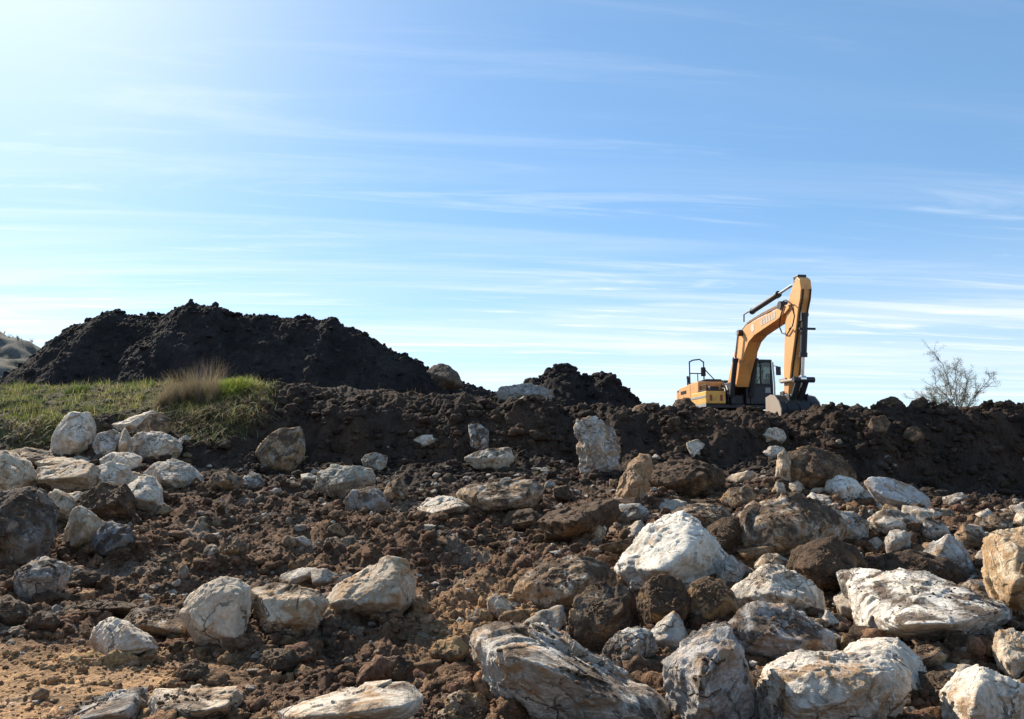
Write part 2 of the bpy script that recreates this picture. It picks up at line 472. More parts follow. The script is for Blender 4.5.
def ground_z(x, y):
    x = np.atleast_1d(np.asarray(x, float)); y = np.atleast_1d(np.asarray(y, float))
    u = np.clip(x / np.maximum(y, .5), US[0], US[-1])
    fu = np.interp(u, US, np.arange(len(US))); fy = np.interp(y, ROWS, np.arange(len(ROWS)))
    iu = np.clip(fu.astype(int), 0, len(US) - 2); iy = np.clip(fy.astype(int), 0, len(ROWS) - 2)
    tu = fu - iu; ty = fy - iy
    return (HZ[iy, iu] * (1 - tu) + HZ[iy, iu + 1] * tu) * (1 - ty) + (HZ[iy + 1, iu] * (1 - tu) + HZ[iy + 1, iu + 1] * tu) * ty

def hit(px, py, y0=3.5, y1=60):
    """where the line of sight through a picture point meets the smooth ground"""
    a, b = ray(px, py)
    ys = np.arange(y0, y1, .04)
    d = b * ys + EYE - ground_z(a * ys, ys)
    s = np.nonzero(d < 0)[0]
    return float(ys[s[0]]) if len(s) else 25.0

# ------------------------------------------------------------------ heaps of dug soil on the plateau
HEAPCLODS = []
def heap(name, label, sil, Y0, slope_f, slope_b, seed, lump, pad, x_step=.05):
    xs_c = [pt(a, b, Y0)[0] for a, b in sil]; zs_c = [pt(a, b, Y0)[2] for a, b in sil]
    x0, x1 = xs_c[0] - pad, xs_c[-1] + pad
    hmax = max(zs_c) - 2.3
    y0, y1 = Y0 - hmax / slope_f - 1.5, Y0 + hmax / slope_b + 1.5
    nx = int((x1 - x0) / x_step); ny = int((y1 - y0) / (x_step * 1.15))
    X, Y = np.meshgrid(np.linspace(x0, x1, nx), np.linspace(y0, y1, ny))
    x = X.ravel(); y = Y.ravel()
    zc = np.interp(x, xs_c, zs_c, left=1.5, right=1.5)
    # the crest wanders, the flanks run out in fans
    cy = Y0 + .5 * vnoise2(x * .22, x * 0 + 3, seed)
    d = np.where(y < cy, (cy - y) * slope_f, (y - cy) * slope_b)
    d = np.sqrt(d * d + .45) - .65
    fan = 1 + .05 * fbm2(x * .35, y * .12, 3, seed + 5)
    z = zc - d * fan
    steep = sstep(0, 1.2, zc - 2.3)
    w1 = x + .15 * vnoise2(x * 1.7, y * 1.7, seed + 1); w2 = y + .15 * vnoise2(x * 1.7 + 3, y * 1.7, seed + 2)
    z += lump * (.14 * fbm2(x * .6, y * .6, 4, seed + 8, .55) + .16 * worley2(w1 * 1.6, w2 * 1.6, seed + 3) * sstep(-.1, .5, fbm2(x * .5, y * .5, 2, seed + 21)) + .10 * worley2(w1 * 3.3, w2 * 3.3, seed + 4) * sstep(-.3, .4, fbm2(x * .9, y * .9, 2, seed + 22)) + .085 * worley2(w1 * 7, w2 * 7, seed + 6) + .04 * worley2(w1 * 13, w2 * 13, seed + 7)) * (.35 + .65 * steep)
    z -= lump * .12
    n = fbm2(x * .5, y * .5, 4, seed + 12)[:, None]
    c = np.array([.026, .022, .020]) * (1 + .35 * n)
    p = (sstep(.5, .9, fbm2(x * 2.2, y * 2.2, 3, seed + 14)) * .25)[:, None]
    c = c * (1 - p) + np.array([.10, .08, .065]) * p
    z = np.maximum(z, .6)
    r = np.random.default_rng(seed); ok = np.nonzero((z > 2.2) & (y < cy + .6))[0]
    wgt = .25 + 3 * np.exp(-((y[ok] - cy[ok]) / .5) ** 2); wgt /= wgt.sum()
    j = r.choice(ok, int(1100 * lump), p=wgt); HEAPCLODS.append((x[j], y[j], z[j]))
    i = np.arange(nx * ny).reshape(ny, nx)
    f = np.stack([i[:-1, :-1].ravel(), i[:-1, 1:].ravel(), i[1:, 1:].ravel(), i[1:, :-1].ravel()], 1)
    top = (z[f] > 0.65).any(axis=1)
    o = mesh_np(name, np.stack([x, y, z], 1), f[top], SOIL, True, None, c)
    tag(o, label, 'soil heap', 'heaps of dug soil')
    return o

heap('soil_heap', 'long high dark soil heap rising behind the grassy bank, largest heap of all',
     [(-30,385),(0,379),(15,371),(30,361),(45,351),(60,340),(80,325),(98,317),(112,309),(118,309),(126,315),(140,316),(150,315),(165,313),(175,308),(195,303),(212,307),(228,310),(238,317),(248,317),(262,315),(285,317),(300,315),(322,318),(332,316),(345,327),(360,331),(375,338),(388,347),(402,354),(420,363),(440,372),(455,381),(475,386),(500,392)],
     45, .86, .6, 101, 1.15, 1.5, .05)
heap('soil_heap', 'small two humped dark soil heap left of the excavator, its right hump smooth sided',
     [(512,395),(522,386),(532,378),(541,378),(548,372),(558,368),(566,366),(574,370),(582,376),(590,377),(598,373),(606,374),(614,380),(624,390),(634,399),(648,410)],
     36.5, .84, .6, 131, .9, .8, .05)

# ------------------------------------------------------------------ far hill at the left edge
def far_hill():
    X, Y = np.meshgrid(np.linspace(-110, -30, 160), np.linspace(70, 150, 120))
    x = X.ravel(); y = Y.ravel()
    cx = pt(-70, 330, 98)[0]; top = pt(0, 337, 98)[2]
    d = ((x - cx) / 21) ** 2 + ((y - 98) / 20) ** 2
    z = (top + 5.5) * np.exp(-d * .55) - 3.0 + 1.2 * fbm2(x * .12, y * .12, 5, 55)
    n = fbm2(x * .25, y * .5, 5, 57)[:, None]
    c = np.array([.125, .118, .10]) * (1 + .3 * n)
    g = sstep(.2, .6, fbm2(x * .2 + 4, y * .2, 4, 59))[:, None] * .5
    c = c * (1 - g) + np.array([.09, .085, .05]) * g
    i = np.arange(len(x)).reshape(120, 160)
    f = np.stack([i[:-1, :-1].ravel(), i[:-1, 1:].ravel(), i[1:, 1:].ravel(), i[1:, :-1].ravel()], 1)
    tag(mesh_np('hill', np.stack([x, y, z], 1), f, SOIL, True, None, c), kind='structure')
    # low scrub along its brow
    V = []; Fc = []; Cc = []; n0 = 0
    zi = z.reshape(120, 160)
    for k in range(700):
        a = random.uniform(0, 1); iy = random.randint(28, 52)
        ix = random.randint(30, 120)
        p = np.array([X[iy, ix] + random.uniform(-.3, .3), Y[iy, ix], zi[iy, ix] - .05])
        if zi[:, ix].max() - zi[iy, ix] > .25: continue
        hgt = random.choice([.3, .4, .5, .6, .9])
        for b in range(14):
            an = random.uniform(0, 2 * pi); tl = random.uniform(.1, .8)
            q = p + np.array([cos(an) * tl * hgt, sin(an) * tl * hgt, hgt * random.uniform(.5, 1)])
            sd = np.array([sin(an), -cos(an), 0]) * .022
            V += [p - sd, p + sd, q]; Fc.append([n0, n0 + 1, n0 + 2]); n0 += 3
            s = random.uniform(.6, 1.2); Cc += [[.07 * s, .06 * s, .04 * s]] * 3
    if V: tag(mesh_np('scrub', np.array(V), np.array(Fc), TWIG, False, None, np.array(Cc)), kind='stuff')
far_hill()

# ------------------------------------------------------------------ boulders
TONE = {   # colour, soiling, staining, lichen
 'W': ((.62, .54, .435), .17, .36, .2), 'C': ((.54, .44, .325), .24, .42, .15), 'G': ((.43, .40, .35), .28, .35, .6),
 'B': ((.20, .135, .09), .62, .5, .3), 'T': ((.36, .275, .19), .40, .55, .3), 'O': ((.46, .31, .15), .22, .75, .2),
 'D': ((.075, .06, .05), .7, .3, .5), 'M': ((.47, .40, .32), .42, .5, .35),
}
ICO = {}
def ico(level):
    if level not in ICO:
        b = bmesh.new(); bmesh.ops.create_icosphere(b, subdivisions=level, radius=1)
        v = np.array([x.co[:] for x in b.verts], np.float32); f = np.array([[x.index for x in q.verts] for q in b.faces], np.int32); b.free()
        ICO[level] = (v / np.linalg.norm(v, axis=1)[:, None], f)
    return ICO[level]

def hull_planes(pts):
    b = bmesh.new()
    for p_ in pts: b.verts.new(p_)
    ret = bmesh.ops.convex_hull(b, input=b.verts)
    vs = np.array([v_.co[:] for v_ in b.verts if v_.link_faces], np.float32)
    org = vs.mean(axis=0)
    N = []; D = []
    for f in b.faces:
        n_ = np.array(f.normal[:], np.float32); c_ = np.array(f.verts[0].co[:], np.float32) - org
        if np.linalg.norm(n_) < .5: continue
        d_ = float(n_ @ c_)
        if d_ < 0: n_, d_ = -n_, -d_
        if d_ > 1e-5: N.append(n_); D.append(d_)
    b.free()
    return org, np.array(N, np.float32), np.array(D, np.float32), vs - org

ROCKS = []        # (name, centre, verts world) kept for strewing crumbs of soil on top
def boulder(kind, label, poly, seed=None, name='boulder', cat='boulder', group='limestone boulders on the slope', Y=None, base=None,
            depth=1.0, rough=1.0, sharp=None, facets=None, inner=None, lev=None, sink=.16, push=.45, **over):
    if push == .42: over['soiling'] = over.get('soiling', TONE[kind][1]) + .14
    r = np.random.default_rng(seed if seed is not None else abs(hash(label)) % 99991)
    P = np.array(poly, float)
    pm = (P.min(0) + P.max(0)) / 2; P = pm + (P - pm) * (1.24 if P[:, 0].max() < 205 and P[:, 1].max() < 525 else 1.08)
    x0, x1, y0, y1 = P[:, 0].min(), P[:, 0].max(), P[:, 1].min(), P[:, 1].max()
    wpx, hpx = x1 - x0, y1 - y0
    cxp, cyp = (x0 + x1) / 2, (y0 + y1) / 2
    if Y is None: Y = hit(cxp, min(base if base else y1 - .04 * hpx, 800))
    c0 = np.array(pt(cxp, cyp, Y))
    sc = Y / F
    hd0 = (.58 * sqrt(wpx * hpx) + .06 * wpx) * sc * depth
    Yc = Y + hd0 * push
    c0 = np.array(pt(cxp, cyp, Yc)); sc = Yc / F
    q = np.array([[pt(a, b, Yc)[0] - c0[0], pt(a, b, Yc)[2] - c0[2]] for a, b in P])
    w, h = np.ptp(q[:, 0]), np.ptp(q[:, 1]); S = sqrt(w * h)
    low = q[:, 1] < q[:, 1].min() + .25 * h
    q[low, 1] -= sink * h                                     # the foot is bedded in the soil
    hd = (.58 * S + .06 * w) * depth
    # a broken block: the hull of its outline, of the corners that stand out towards the viewer, and of a back
    pts = [(x_, r.uniform(-.14, .14) * hd, z_) for x_, z_ in q]
    if inner is None:
        inner_ = [(cxp + r.uniform(-.26, .02) * wpx, cyp + r.uniform(-.02, .26) * hpx, r.uniform(.75, 1.0)), (cxp + r.uniform(.10, .32) * wpx, cyp + r.uniform(-.12, .2) * hpx, r.uniform(.6, .95))]
        if r.uniform() < .6: inner_.append((cxp + r.uniform(-.3, .3) * wpx, cyp + r.uniform(.25, .42) * hpx, r.uniform(.6, .9)))
    else: inner_ = inner
    for a, b, f_ in inner_:
        X_ = pt(a, b, Yc - f_ * hd); pts.append((X_[0] - c0[0], -f_ * hd, X_[2] - c0[2]))
    pts += [(r.uniform(-.35, -.1) * w, hd * r.uniform(.6, .9), r.uniform(-.3, .25) * h), (r.uniform(.1, .35) * w, hd * r.uniform(.6, .9), r.uniform(-.3, .25) * h), (0, hd * .8, -.45 * h)]
    org, N, D, body = hull_planes(pts)
    # corners knocked off
    for k in range(5):
        m = r.normal(size=3); m /= np.linalg.norm(m); m = m.astype(np.float32)
        if m[1] > .3: continue
        hm = float((body @ m).max()); N = np.concatenate([N, m[None]]); D = np.append(D, np.float32(hm * (1 - r.uniform(.02, .09))))
    mx = max(wpx, hpx)
    lev = lev or (7 if mx > 150 else 6 if mx > 55 else 5 if mx > 22 else 4)
    dirs, faces = ico(lev)
    # stretch the directions so that flat stones keep an even mesh
    A = np.array([w / 2, hd, h / 2 * (1 + sink / 2)], np.float32)
    dd = dirs * A; dd /= np.linalg.norm(dd, axis=1)[:, None]
    so = r.uniform(0, 50, 3).astype(np.float32)
    wv = np.stack([vnoise3(dd * 1.6 + so + 11 * k, 3) for k in range(3)], 1)
    wv2 = np.stack([vnoise3(dd * 4.5 + so + 7 * k, 5) for k in range(3)], 1)
    dw = dd + .022 * rough * wv + .012 * rough * wv2; dw /= np.linalg.norm(dw, axis=1)[:, None]
    p = (sharp or r.uniform(26, 44)) * 2.2
    T = np.maximum(1e-5, (dw @ N.T) / D)
    tm = T.max(axis=1, keepdims=True)
    rad = 1 / (tm[:, 0] * (np.sum((T / tm) ** p, axis=1)) ** (1 / p))
    v = dd * rad[:, None] + org
    # broken surface: crags, ledges, pits
    nrm = dd
    s = S
    f1 = fbm3(v * (2.2 / s) + so, 3, 7)
    f2 = fbm3(v * (6.0 / s) + so, 4, 17, .55, ridged=True)
    f3 = fbm3(v * (22.0 / s) + so, 3, 27, .55)
    lay = np.array([r.uniform(-.4, .4), r.uniform(-.3, .3), 1.0]); lay /= np.linalg.norm(lay)
    tt = (v @ lay.astype(np.float32)) * (r.uniform(7, 12) / s) + .8 * f1
    led = np.abs((tt % 1) - .5)
    disp = s * rough * (.012 * f1 + .010 * f2 + .009 * f3 + .005 * led * sstep(-.1, .3, f2))
    # fracture: the surface is broken into flats, each set back and tilted a little on its own
    vw = v + s * .05 * np.stack([vnoise3(v * (5 / s) + so + 3 * k, 61) for k in range(3)], 1)
    for ns, of, ti in ((int(r.integers(9, 15)), .012, .07), (46, .0055, .07), (190, .003, .12)):
        if ns > 100 and lev < 6: continue
        sd_i = r.choice(len(v), ns, replace=False); sp_ = v[sd_i]
        dist = (vw ** 2).sum(1)[:, None] - 2 * vw @ sp_.T + (sp_ ** 2).sum(1)[None]
        near = dist.argmin(1)
        o_ = r.uniform(-1, .6, ns).astype(np.float32) * of * s * rough; t_ = (r.normal(size=(ns, 3)) * ti * rough).astype(np.float32)
        disp = disp + o_[near] + np.clip(((v - sp_[near]) * t_[near]).sum(1), -.028 * s, .028 * s)
    if Yc < 9:
        disp = disp + .006 * fbm3(v * 30 + so, 3, 41) * rough
    v = v + nrm * disp[:, None].astype(np.float32)
    # the finished stone keeps the width and height it was measured at
    for ax, tgt in ((0, q[:, 0]), (2, q[:, 1])):
        a0, a1 = v[:, ax].min(), v[:, ax].max()
        v[:, ax] = tgt.min() + (v[:, ax] - a0) / (a1 - a0) * (tgt.max() - tgt.min())
    o = mesh_np(name, v, faces, ROCK, True)
    o.location = c0
    rc, di, st, li = TONE[kind]
    j = r.uniform(.92, 1.08)
    o['tone'] = [over.get('tone', rc)[k] * j for k in range(3)]
    o['soiling'] = over.get('soiling', di); o['stain'] = over.get('stain', st); o['lichen'] = over.get('lichen', li)
    o['foot'] = float(v[:, 2].min() + sink * h * .9)
    tag(o, label, cat, group)
    ROCKS.append((o, c0, v, dd, over.get('soiling', di), wpx * hpx, Yc))
    return o

B = boulder
UP = [(-.25, -.55, .95, .55), (.6, -1, .1, 1.0), (-.3, -1, .15, 1.1)]       # a broad face turned up to the sun, shade below
# --- left: pile of pale slabs under the grass
B('W', 'upright white boulder topmost of the pale pile below the grass', [(53,446),(54,439),(60,433),(65,421),(73,416),(87,417),(91,428),(90,443),(80,455),(66,455)], 1, inner=[(64,438,.8),(80,443,.9)])
B('C', 'brown topped flat slab above the wide pale slabs at the left edge', [(8,452),(30,449),(55,452),(63,460),(55,466),(20,465)], 2, depth=1.5, soiling=.42)
B('C', 'wide pale slab cut off by the left edge of the pale pile', [(-18,458),(8,455),(22,466),(33,482),(26,494),(-18,497)], 3, soiling=.05)
B('C', 'broad smooth cream slab lying in front of the pale pile', [(31,480),(45,470),(65,465),(90,467),(96,476),(90,490),(62,494),(40,492)], 4, inner=[(40,480,.8),(85,477,.85)], soiling=.05, rough=.7)
B('C', 'flat tan slab lying behind the broad smooth cream slab', [(40,462),(58,457),(80,458),(92,463),(88,470),(60,470),(45,470)], 5, depth=1.5)
B('W', 'rounded cream block between broad cream slab and white domed rock', [(90,478),(97,468),(112,464),(124,468),(130,480),(122,489),(98,490)], 6)
B('W', 'small bright white stone with a flat top in the middle of the pale pile', [(103,461),(112,454),(130,455),(139,459),(137,467),(120,472),(107,468)], 7)
B('W', 'flat grey white slab leaning at the upper right of the pale pile', [(116,425),(126,420),(150,413),(157,418),(150,426),(135,433),(120,433)], 8)
B('T', 'tan earth stained rock behind the leaning flat slab of the pale pile', [(138,430),(150,417),(160,415),(168,422),(163,437),(145,441)], 9)
B('G', 'grey stone tucked behind the upright white boulder', [(94,446),(100,436),(112,432),(120,436),(119,448),(104,456)], 10, tone=(.44,.40,.36))
B('W', 'long grey white rock at the right end of the pale pile', [(128,455),(130,441),(142,434),(160,437),(174,444),(177,452),(162,458),(140,459)], 12, lichen=.6)
B('C', 'tan pointed stone in front of the grey white rock in the pale pile', [(115,455),(118,440),(125,431),(130,443),(132,457),(122,460)], 13)
B('W', 'white domed rock with black spots right of the pale pile', [(147,476),(158,466),(173,462),(187,466),(196,476),(200,487),(180,490),(160,488)], 14, lichen=.75, soiling=-.1, rough=.7)
B('W', 'white block with a lit top beside a dark brown block', [(127,490),(140,479),(153,480),(162,490),(161,505),(142,510),(130,503)], 15, depth=1.2)
B('B', 'dark brown block wedged in front of the white block', [(78,505),(88,492),(106,485),(125,489),(132,500),(130,514),(115,520),(95,517)], 16)
B('C', 'tan slab leaning between dark boulder and dark brown block', [(48,500),(58,492),(70,497),(78,508),(76,520),(62,520)], 17)
B('G', 'huge dark soil crusted boulder at the left edge', [(-22,500),(8,490),(34,488),(50,500),(60,517),(61,538),(50,556),(0,566),(-22,562)], 18, tone=(.20,.175,.15), soiling=.42)
B('C', 'pale slab tilted on edge beside the huge dark boulder', [(60,549),(66,530),(76,510),(84,507),(97,514),(106,522),(98,536),(78,548)], 19, inner=[(86,522,.5),(80,538,.7)], soiling=.05)
B('G', 'shaded blue grey rock half buried right of the tilted pale slab', [(92,548),(98,530),(112,522),(128,528),(134,545),(118,558),(100,558)], 20, tone=(.24,.23,.225), soiling=.4)
B('G', 'rounded mottled grey boulder in front of the huge dark boulder', [(12,585),(16,571),(30,562),(46,557),(60,564),(66,576),(62,590),(42,602),(20,599)], 21, inner=[(25,578,.9),(46,576,.9)], tone=(.44,.40,.35), lichen=.7)
B('C', 'small tan stone between dark boulder and mottled grey boulder', [(9,564),(20,555),(34,553),(38,559),(26,567),(12,570)], 22, name='stone', cat='stone', group=None)
B('M', 'low tan rock at left edge below the mottled grey boulder', [(-10,600),(8,596),(24,604),(32,616),(22,630),(-10,628)], 23)
B('M', 'flat earthy rock beside the low tan rock at left edge', [(26,622),(38,611),(52,612),(60,622),(52,634),(32,634)], 24)
B('B', 'reddish brown stone right of the mottled grey boulder', [(74,578),(82,571),(95,571),(102,578),(96,590),(80,590)], 25, name='stone', cat='stone', group=None)
B('M', 'flat layered pale slab lying under dark soil left of centre track', [(78,606),(95,600),(118,600),(136,606),(120,616),(90,616)], 27)
B('W', 'white angular boulder with a sharp ridge down its front', [(90,640),(94,628),(104,621),(118,618),(131,622),(150,636),(156,648),(142,656),(120,660),(98,657)], 28, inner=[(110,634,.6),(133,632,.9),(121,650,1.1),(148,646,.7)], soiling=0, sharp=40)
B('M', 'brown crusted flat boulder behind the white ridged boulder', [(124,622),(135,610),(160,606),(185,612),(198,622),(196,635),(165,640),(140,634)], 29)
B('C', 'big smooth cream block standing left of two boulders', [(183,613),(190,599),(206,587),(222,579),(236,582),(247,590),(249,615),(246,646),(222,645),(198,632)], 30, inner=[(192,612,.6),(214,594,.5),(240,594,.55),(236,640,.7),(204,630,.8)], soiling=-.05, stain=.1, lichen=.05, rough=.6, sharp=40)
B('C', 'squarish tan boulder in the middle of three in a row', [(250,600),(256,588),(270,584),(300,584),(318,589),(327,602),(322,622),(300,634),(256,638)], 31, inner=[(262,597,.7),(310,597,.7),(300,620,1),(270,620,1)], stain=.45)
B('C', 'big domed pale boulder right of three in a row', [(326,600),(340,584),(362,570),(388,557),(402,563),(410,580),(412,600),(392,612),(345,620),(330,616)], 32, inner=[(392,578,.6),(395,602,.9),(345,604,.8)], soiling=.1, rough=.75)
B('W', 'pale slabby rock behind the squarish tan boulder', [(280,582),(284,573),(300,568),(316,568),(318,576),(304,584),(288,586)], 33, name='stone', cat='stone', group=None)
B('M', 'small tan stone lying above the squarish tan boulder', [(270,572),(276,566),(286,565),(290,571),(282,577),(273,576)], 34, name='stone', cat='stone', group=None)
B('T', 'tan stone on the soil in front of the big cream block', [(175,680),(180,667),(195,660),(206,664),(208,676),(196,684)], 35, name='stone', cat='stone', group=None)
B('G', 'pale grey slab with soil on top at the bottom edge, nearest the ochre track', [(63,716),(84,703),(118,693),(138,691),(146,703),(148,728),(100,734),(66,730)], 36, inner=[(85,717,.9),(130,710,.9)], depth=1.7, tone=(.50,.46,.41), soiling=.32)
B('C', 'pale slab at the bottom edge with a raised right end', [(150,700),(156,688),(175,690),(200,694),(222,686),(238,686),(242,700),(236,716),(205,726),(154,732)], 37, inner=[(165,705,.7),(200,708,.9),(232,702,.7)], depth=1.7, soiling=.28)
B('W', 'long white boulder at the bottom edge left of centre', [(284,709),(305,700),(338,688),(365,682),(400,682),(420,690),(416,712),(380,735),(288,738)], 38, inner=[(300,712,.8),(360,707,1),(405,702,.8)], depth=1.6, soiling=.2)
B('C', 'stained cream boulder at the bottom edge beside the largest rounded boulder', [(420,715),(436,702),(458,690),(478,692),(492,706),(500,735),(424,738)], 39, soiling=.42, stain=.6)
# --- centre front
B('M', 'largest foreground boulder, rounded and pale with brown crust, bottom centre', [(476,650),(482,635),(496,627),(516,624),(538,628),(556,642),(585,655),(612,665),(640,682),(664,704),(682,740),(600,752),(515,750),(502,712),(484,680)], 40, inner=[(496,652,.8),(535,662,1.0),(580,682,1.0),(622,704,.9)], depth=1.25, soiling=.36, stain=.4, lichen=.35, tone=(.50,.46,.40), rough=1.15)
B('C', 'angular tan boulder leaning on the front of the largest foreground boulder', [(572,735),(577,706),(592,684),(606,679),(618,690),(645,704),(668,722),(672,748),(580,750)], 41, inner=[(606,696,.7),(612,722,1.0)], Y=4.95, soiling=.2)
B('M', 'wide brown fronted boulder with a white patched top, centre', [(516,596),(524,582),(545,569),(566,559),(582,556),(602,563),(614,576),(614,594),(590,608),(552,614),(526,608)], 42, inner=[(540,582,.8),(590,577,.8),(570,597,1)], soiling=.42, stain=.6)
B('B', 'dark earthy block standing behind the largest foreground boulder', [(567,640),(572,612),(576,598),(590,588),(608,585),(628,592),(642,612),(636,628),(618,646),(604,658),(584,652)], 43, soiling=.5, tone=(.27,.21,.155), lichen=.6)
B('W', 'big white boulder with a sunlit slanted face and brown underside', [(617,566),(630,546),(646,526),(664,513),(680,513),(694,524),(712,545),(730,566),(737,585),(700,596),(655,590),(625,576)], 44, inner=[(697,538,.6),(682,554,1.0),(657,570,1.1)], depth=1.25, tone=(.62,.58,.50), soiling=.05, stain=.25, sharp=45)
B('B', 'brown boulder in shade below the big white slanted boulder', [(638,600),(648,582),(664,576),(682,582),(690,600),(688,622),(662,632),(642,624)], 45, stain=.6)
B('T', 'ochre topped brown boulder right of the shaded brown one', [(686,598),(692,584),(706,578),(722,582),(734,596),(738,612),(722,626),(700,628),(688,616)], 46, stain=.9)
B('G', 'small shaded grey pyramid shaped rock beside the dark earthy block', [(648,640),(660,625),(674,612),(682,622),(689,640),(684,652),(664,656)], 47, soiling=.1)
B('G', 'low grey rock in shadow left of the grey pyramid shaped rock', [(604,652),(616,634),(634,628),(650,634),(656,650),(640,668),(614,670)], 48, soiling=.3)
B('G', 'large shadowed boulder with blue grey top and brown foot', [(664,668),(676,650),(692,640),(712,626),(728,627),(742,645),(752,675),(762,722),(740,742),(690,735),(668,702)], 49, inner=[(700,650,.8),(735,650,.8),(700,690,1)], soiling=.30, lichen=.6, tone=(.40,.37,.34))
B('W', 'speckled white boulder sloping right above a striped grey one', [(729,600),(742,585),(766,566),(784,570),(806,580),(821,592),(821,610),(800,622),(750,612)], 50, inner=[(770,594,.9),(802,597,.8)], lichen=.7, soiling=.05)
B('G', 'sloping grey boulder with a dark band in front of the speckled white one', [(727,632),(738,612),(756,602),(782,606),(806,618),(826,634),(834,650),(808,664),(760,664),(735,652)], 51, inner=[(745,628,.7),(790,640,1),(815,640,.8)], tone=(.44,.41,.38), lichen=.5, soiling=.35)
B('W', 'big squared boulder with tan broken front at the bottom, right of centre', [(757,700),(763,666),(776,655),(800,651),(845,652),(884,654),(904,668),(904,692),(892,722),(882,752),(764,752)], 52, inner=[(770,672,.6),(812,669,.8),(882,668,.75),(845,698,1.05),(800,706,1.0)], stain=.4, tone=(.55,.49,.41), soiling=.1, sharp=36)
B('W', 'long white slab standing behind the big squared boulder', [(836,655),(856,645),(884,640),(902,643),(918,662),(934,698),(948,745),(900,752),(866,700)], 53, inner=[(897,660,.9),(925,700,.9)], soiling=0, stain=.15, rough=.7, Y=5.6)
B('W', 'white pointed boulder at the bottom right beside the standing slab', [(936,690),(950,682),(966,672),(980,666),(1002,676),(1034,690),(1040,750),(948,750)], 54, inner=[(974,688,.8),(968,712,1.1)], soiling=.1)
B('M', 'brown stained rock between standing slab and white pointed boulder', [(922,684),(934,672),(950,674),(958,690),(950,708),(932,708)], 55, stain=.7)
B('W', 'wide flat slab tilted to show a white triangle through the soil', [(845,624),(856,608),(872,590),(888,572),(912,573),(934,588),(966,594),(992,600),(1009,610),(998,620),(950,631),(896,637),(856,634)], 56, inner=[(850,619,.5),(880,625,1.0),(930,623,1.05),(978,613,.8)], depth=2.0, tone=(.62,.575,.50), soiling=.34, stain=.2, sharp=50)
B('O', 'ochre broken boulder at the right edge with a flat white top', [(978,536),(990,530),(1012,531),(1050,528),(1060,560),(1056,610),(1030,622),(1000,604),(984,580)], 57, inner=[(1007,548,.9),(1022,573,1.0),(1000,588,.9)], tone=(.56,.47,.34), soiling=-.1, stain=.62, lichen=.1, sharp=45)
B('C', 'cream rock under the ochre boulder at the right edge', [(988,650),(994,636),(1010,630),(1036,636),(1040,684),(1008,676),(992,666)], 58)
B('T', 'tan rough stone in soil left of the cream rock', [(944,642),(954,634),(968,636),(976,646),(968,656),(950,656)], 60, name='stone', cat='stone', group=None)
# --- right middle
B('G', 'flat oval grey slab lying at the foot of the right bank', [(866,484),(873,478),(892,480),(912,487),(927,498),(931,507),(916,513),(892,509),(876,497)], 61, inner=[(885,497,.6),(915,505,.6)], tone=(.47,.455,.43), soiling=-.1, rough=.5, lichen=.2)
B('W', 'bright white stone left of the flat oval slab', [(826,492),(828,481),(840,476),(854,480),(865,490),(862,500),(844,501),(830,498)], 62, tone=(.64,.60,.53), soiling=-.1)
B('W', 'low white sliver left of the bright white stone', [(806,500),(812,493),(826,496),(834,502),(824,508),(810,506)], 63, name='stone', cat='stone', group=None)
B('G', 'white topped mound shaped rock right of the dark round boulders', [(926,552),(934,542),(946,535),(958,542),(970,556),(974,568),(950,576),(932,566)], 64, tone=(.50,.48,.44), soiling=.25)
B('G', 'grey white stone left of the mound shaped rock', [(885,544),(890,533),(900,530),(910,536),(913,548),(900,554),(888,552)], 65, soiling=.2)
B('B', 'round dark brown boulder between white slanted boulder and pale broken one', [(706,540),(710,526),(722,518),(738,519),(747,530),(745,546),(730,557),(714,553)], 66, rough=.8, tone=(.13,.09,.06))
B('M', 'large soil topped boulder with pale broken front, right of centre', [(736,528),(742,512),(762,499),(790,495),(815,502),(838,514),(846,530),(826,548),(795,552),(768,568),(748,560)], 67, inner=[(760,522,.8),(800,522,.9),(790,542,1.0)], soiling=.44, tone=(.47,.41,.34))
B('B', 'big dark brown rounded boulder below the soil topped boulder', [(788,566),(794,550),(812,540),(836,538),(856,546),(866,562),(862,582),(834,592),(804,586)], 68, tone=(.12,.083,.055), rough=.75)
B('M', 'brown flat topped rock behind the big white slanted boulder', [(674,514),(684,506),(706,504),(722,508),(732,518),(724,530),(694,530)], 69)
B('G', 'grey white stone between ochre topped and dark round boulders', [(716,580),(722,563),(732,556),(744,566),(746,584),(732,592)], 70, soiling=.1)
B('B', 'brown ridge topped boulder at the foot of the bank, below the bucket', [(778,462),(784,453),(800,454),(818,447),(838,455),(850,468),(854,482),(838,492),(806,491),(786,484)], 71, soiling=.5, tone=(.22,.165,.12))
B('C', 'pale tan slab leaning on the left of the brown ridge topped boulder', [(776,476),(777,456),(784,450),(790,460),(792,478),(786,484)], 72)
B('G', 'tall pale rock face set in the dark bank, centre', [(575,421),(584,418),(600,420),(614,428),(619,446),(617,462),(604,472),(582,474),(577,450)], 73, inner=[(588,446,.75),(600,432,.5)], tone=(.54,.50,.44), stain=.5, soiling=.14, push=.42, depth=.7, sharp=40)
B('G', 'upright white edged rock in the bank left of the tall rock face', [(469,426),(478,423),(489,431),(490,446),(482,452),(472,450)], 74, tone=(.50,.48,.45), push=.42, depth=.7)
B('W', 'wide white rock low in the bank below the upright white edged rock', [(466,458),(478,452),(496,450),(509,448),(513,460),(504,471),(486,469),(470,464)], 75, push=.42, depth=.7, soiling=.2)
B('W', 'small flat white stone high in the bank, left of the upright rock', [(412,441),(420,435),(431,435),(440,440),(430,447),(416,447)], 76, push=.42, depth=.7, soiling=-.1, name='stone', cat='stone', group=None)
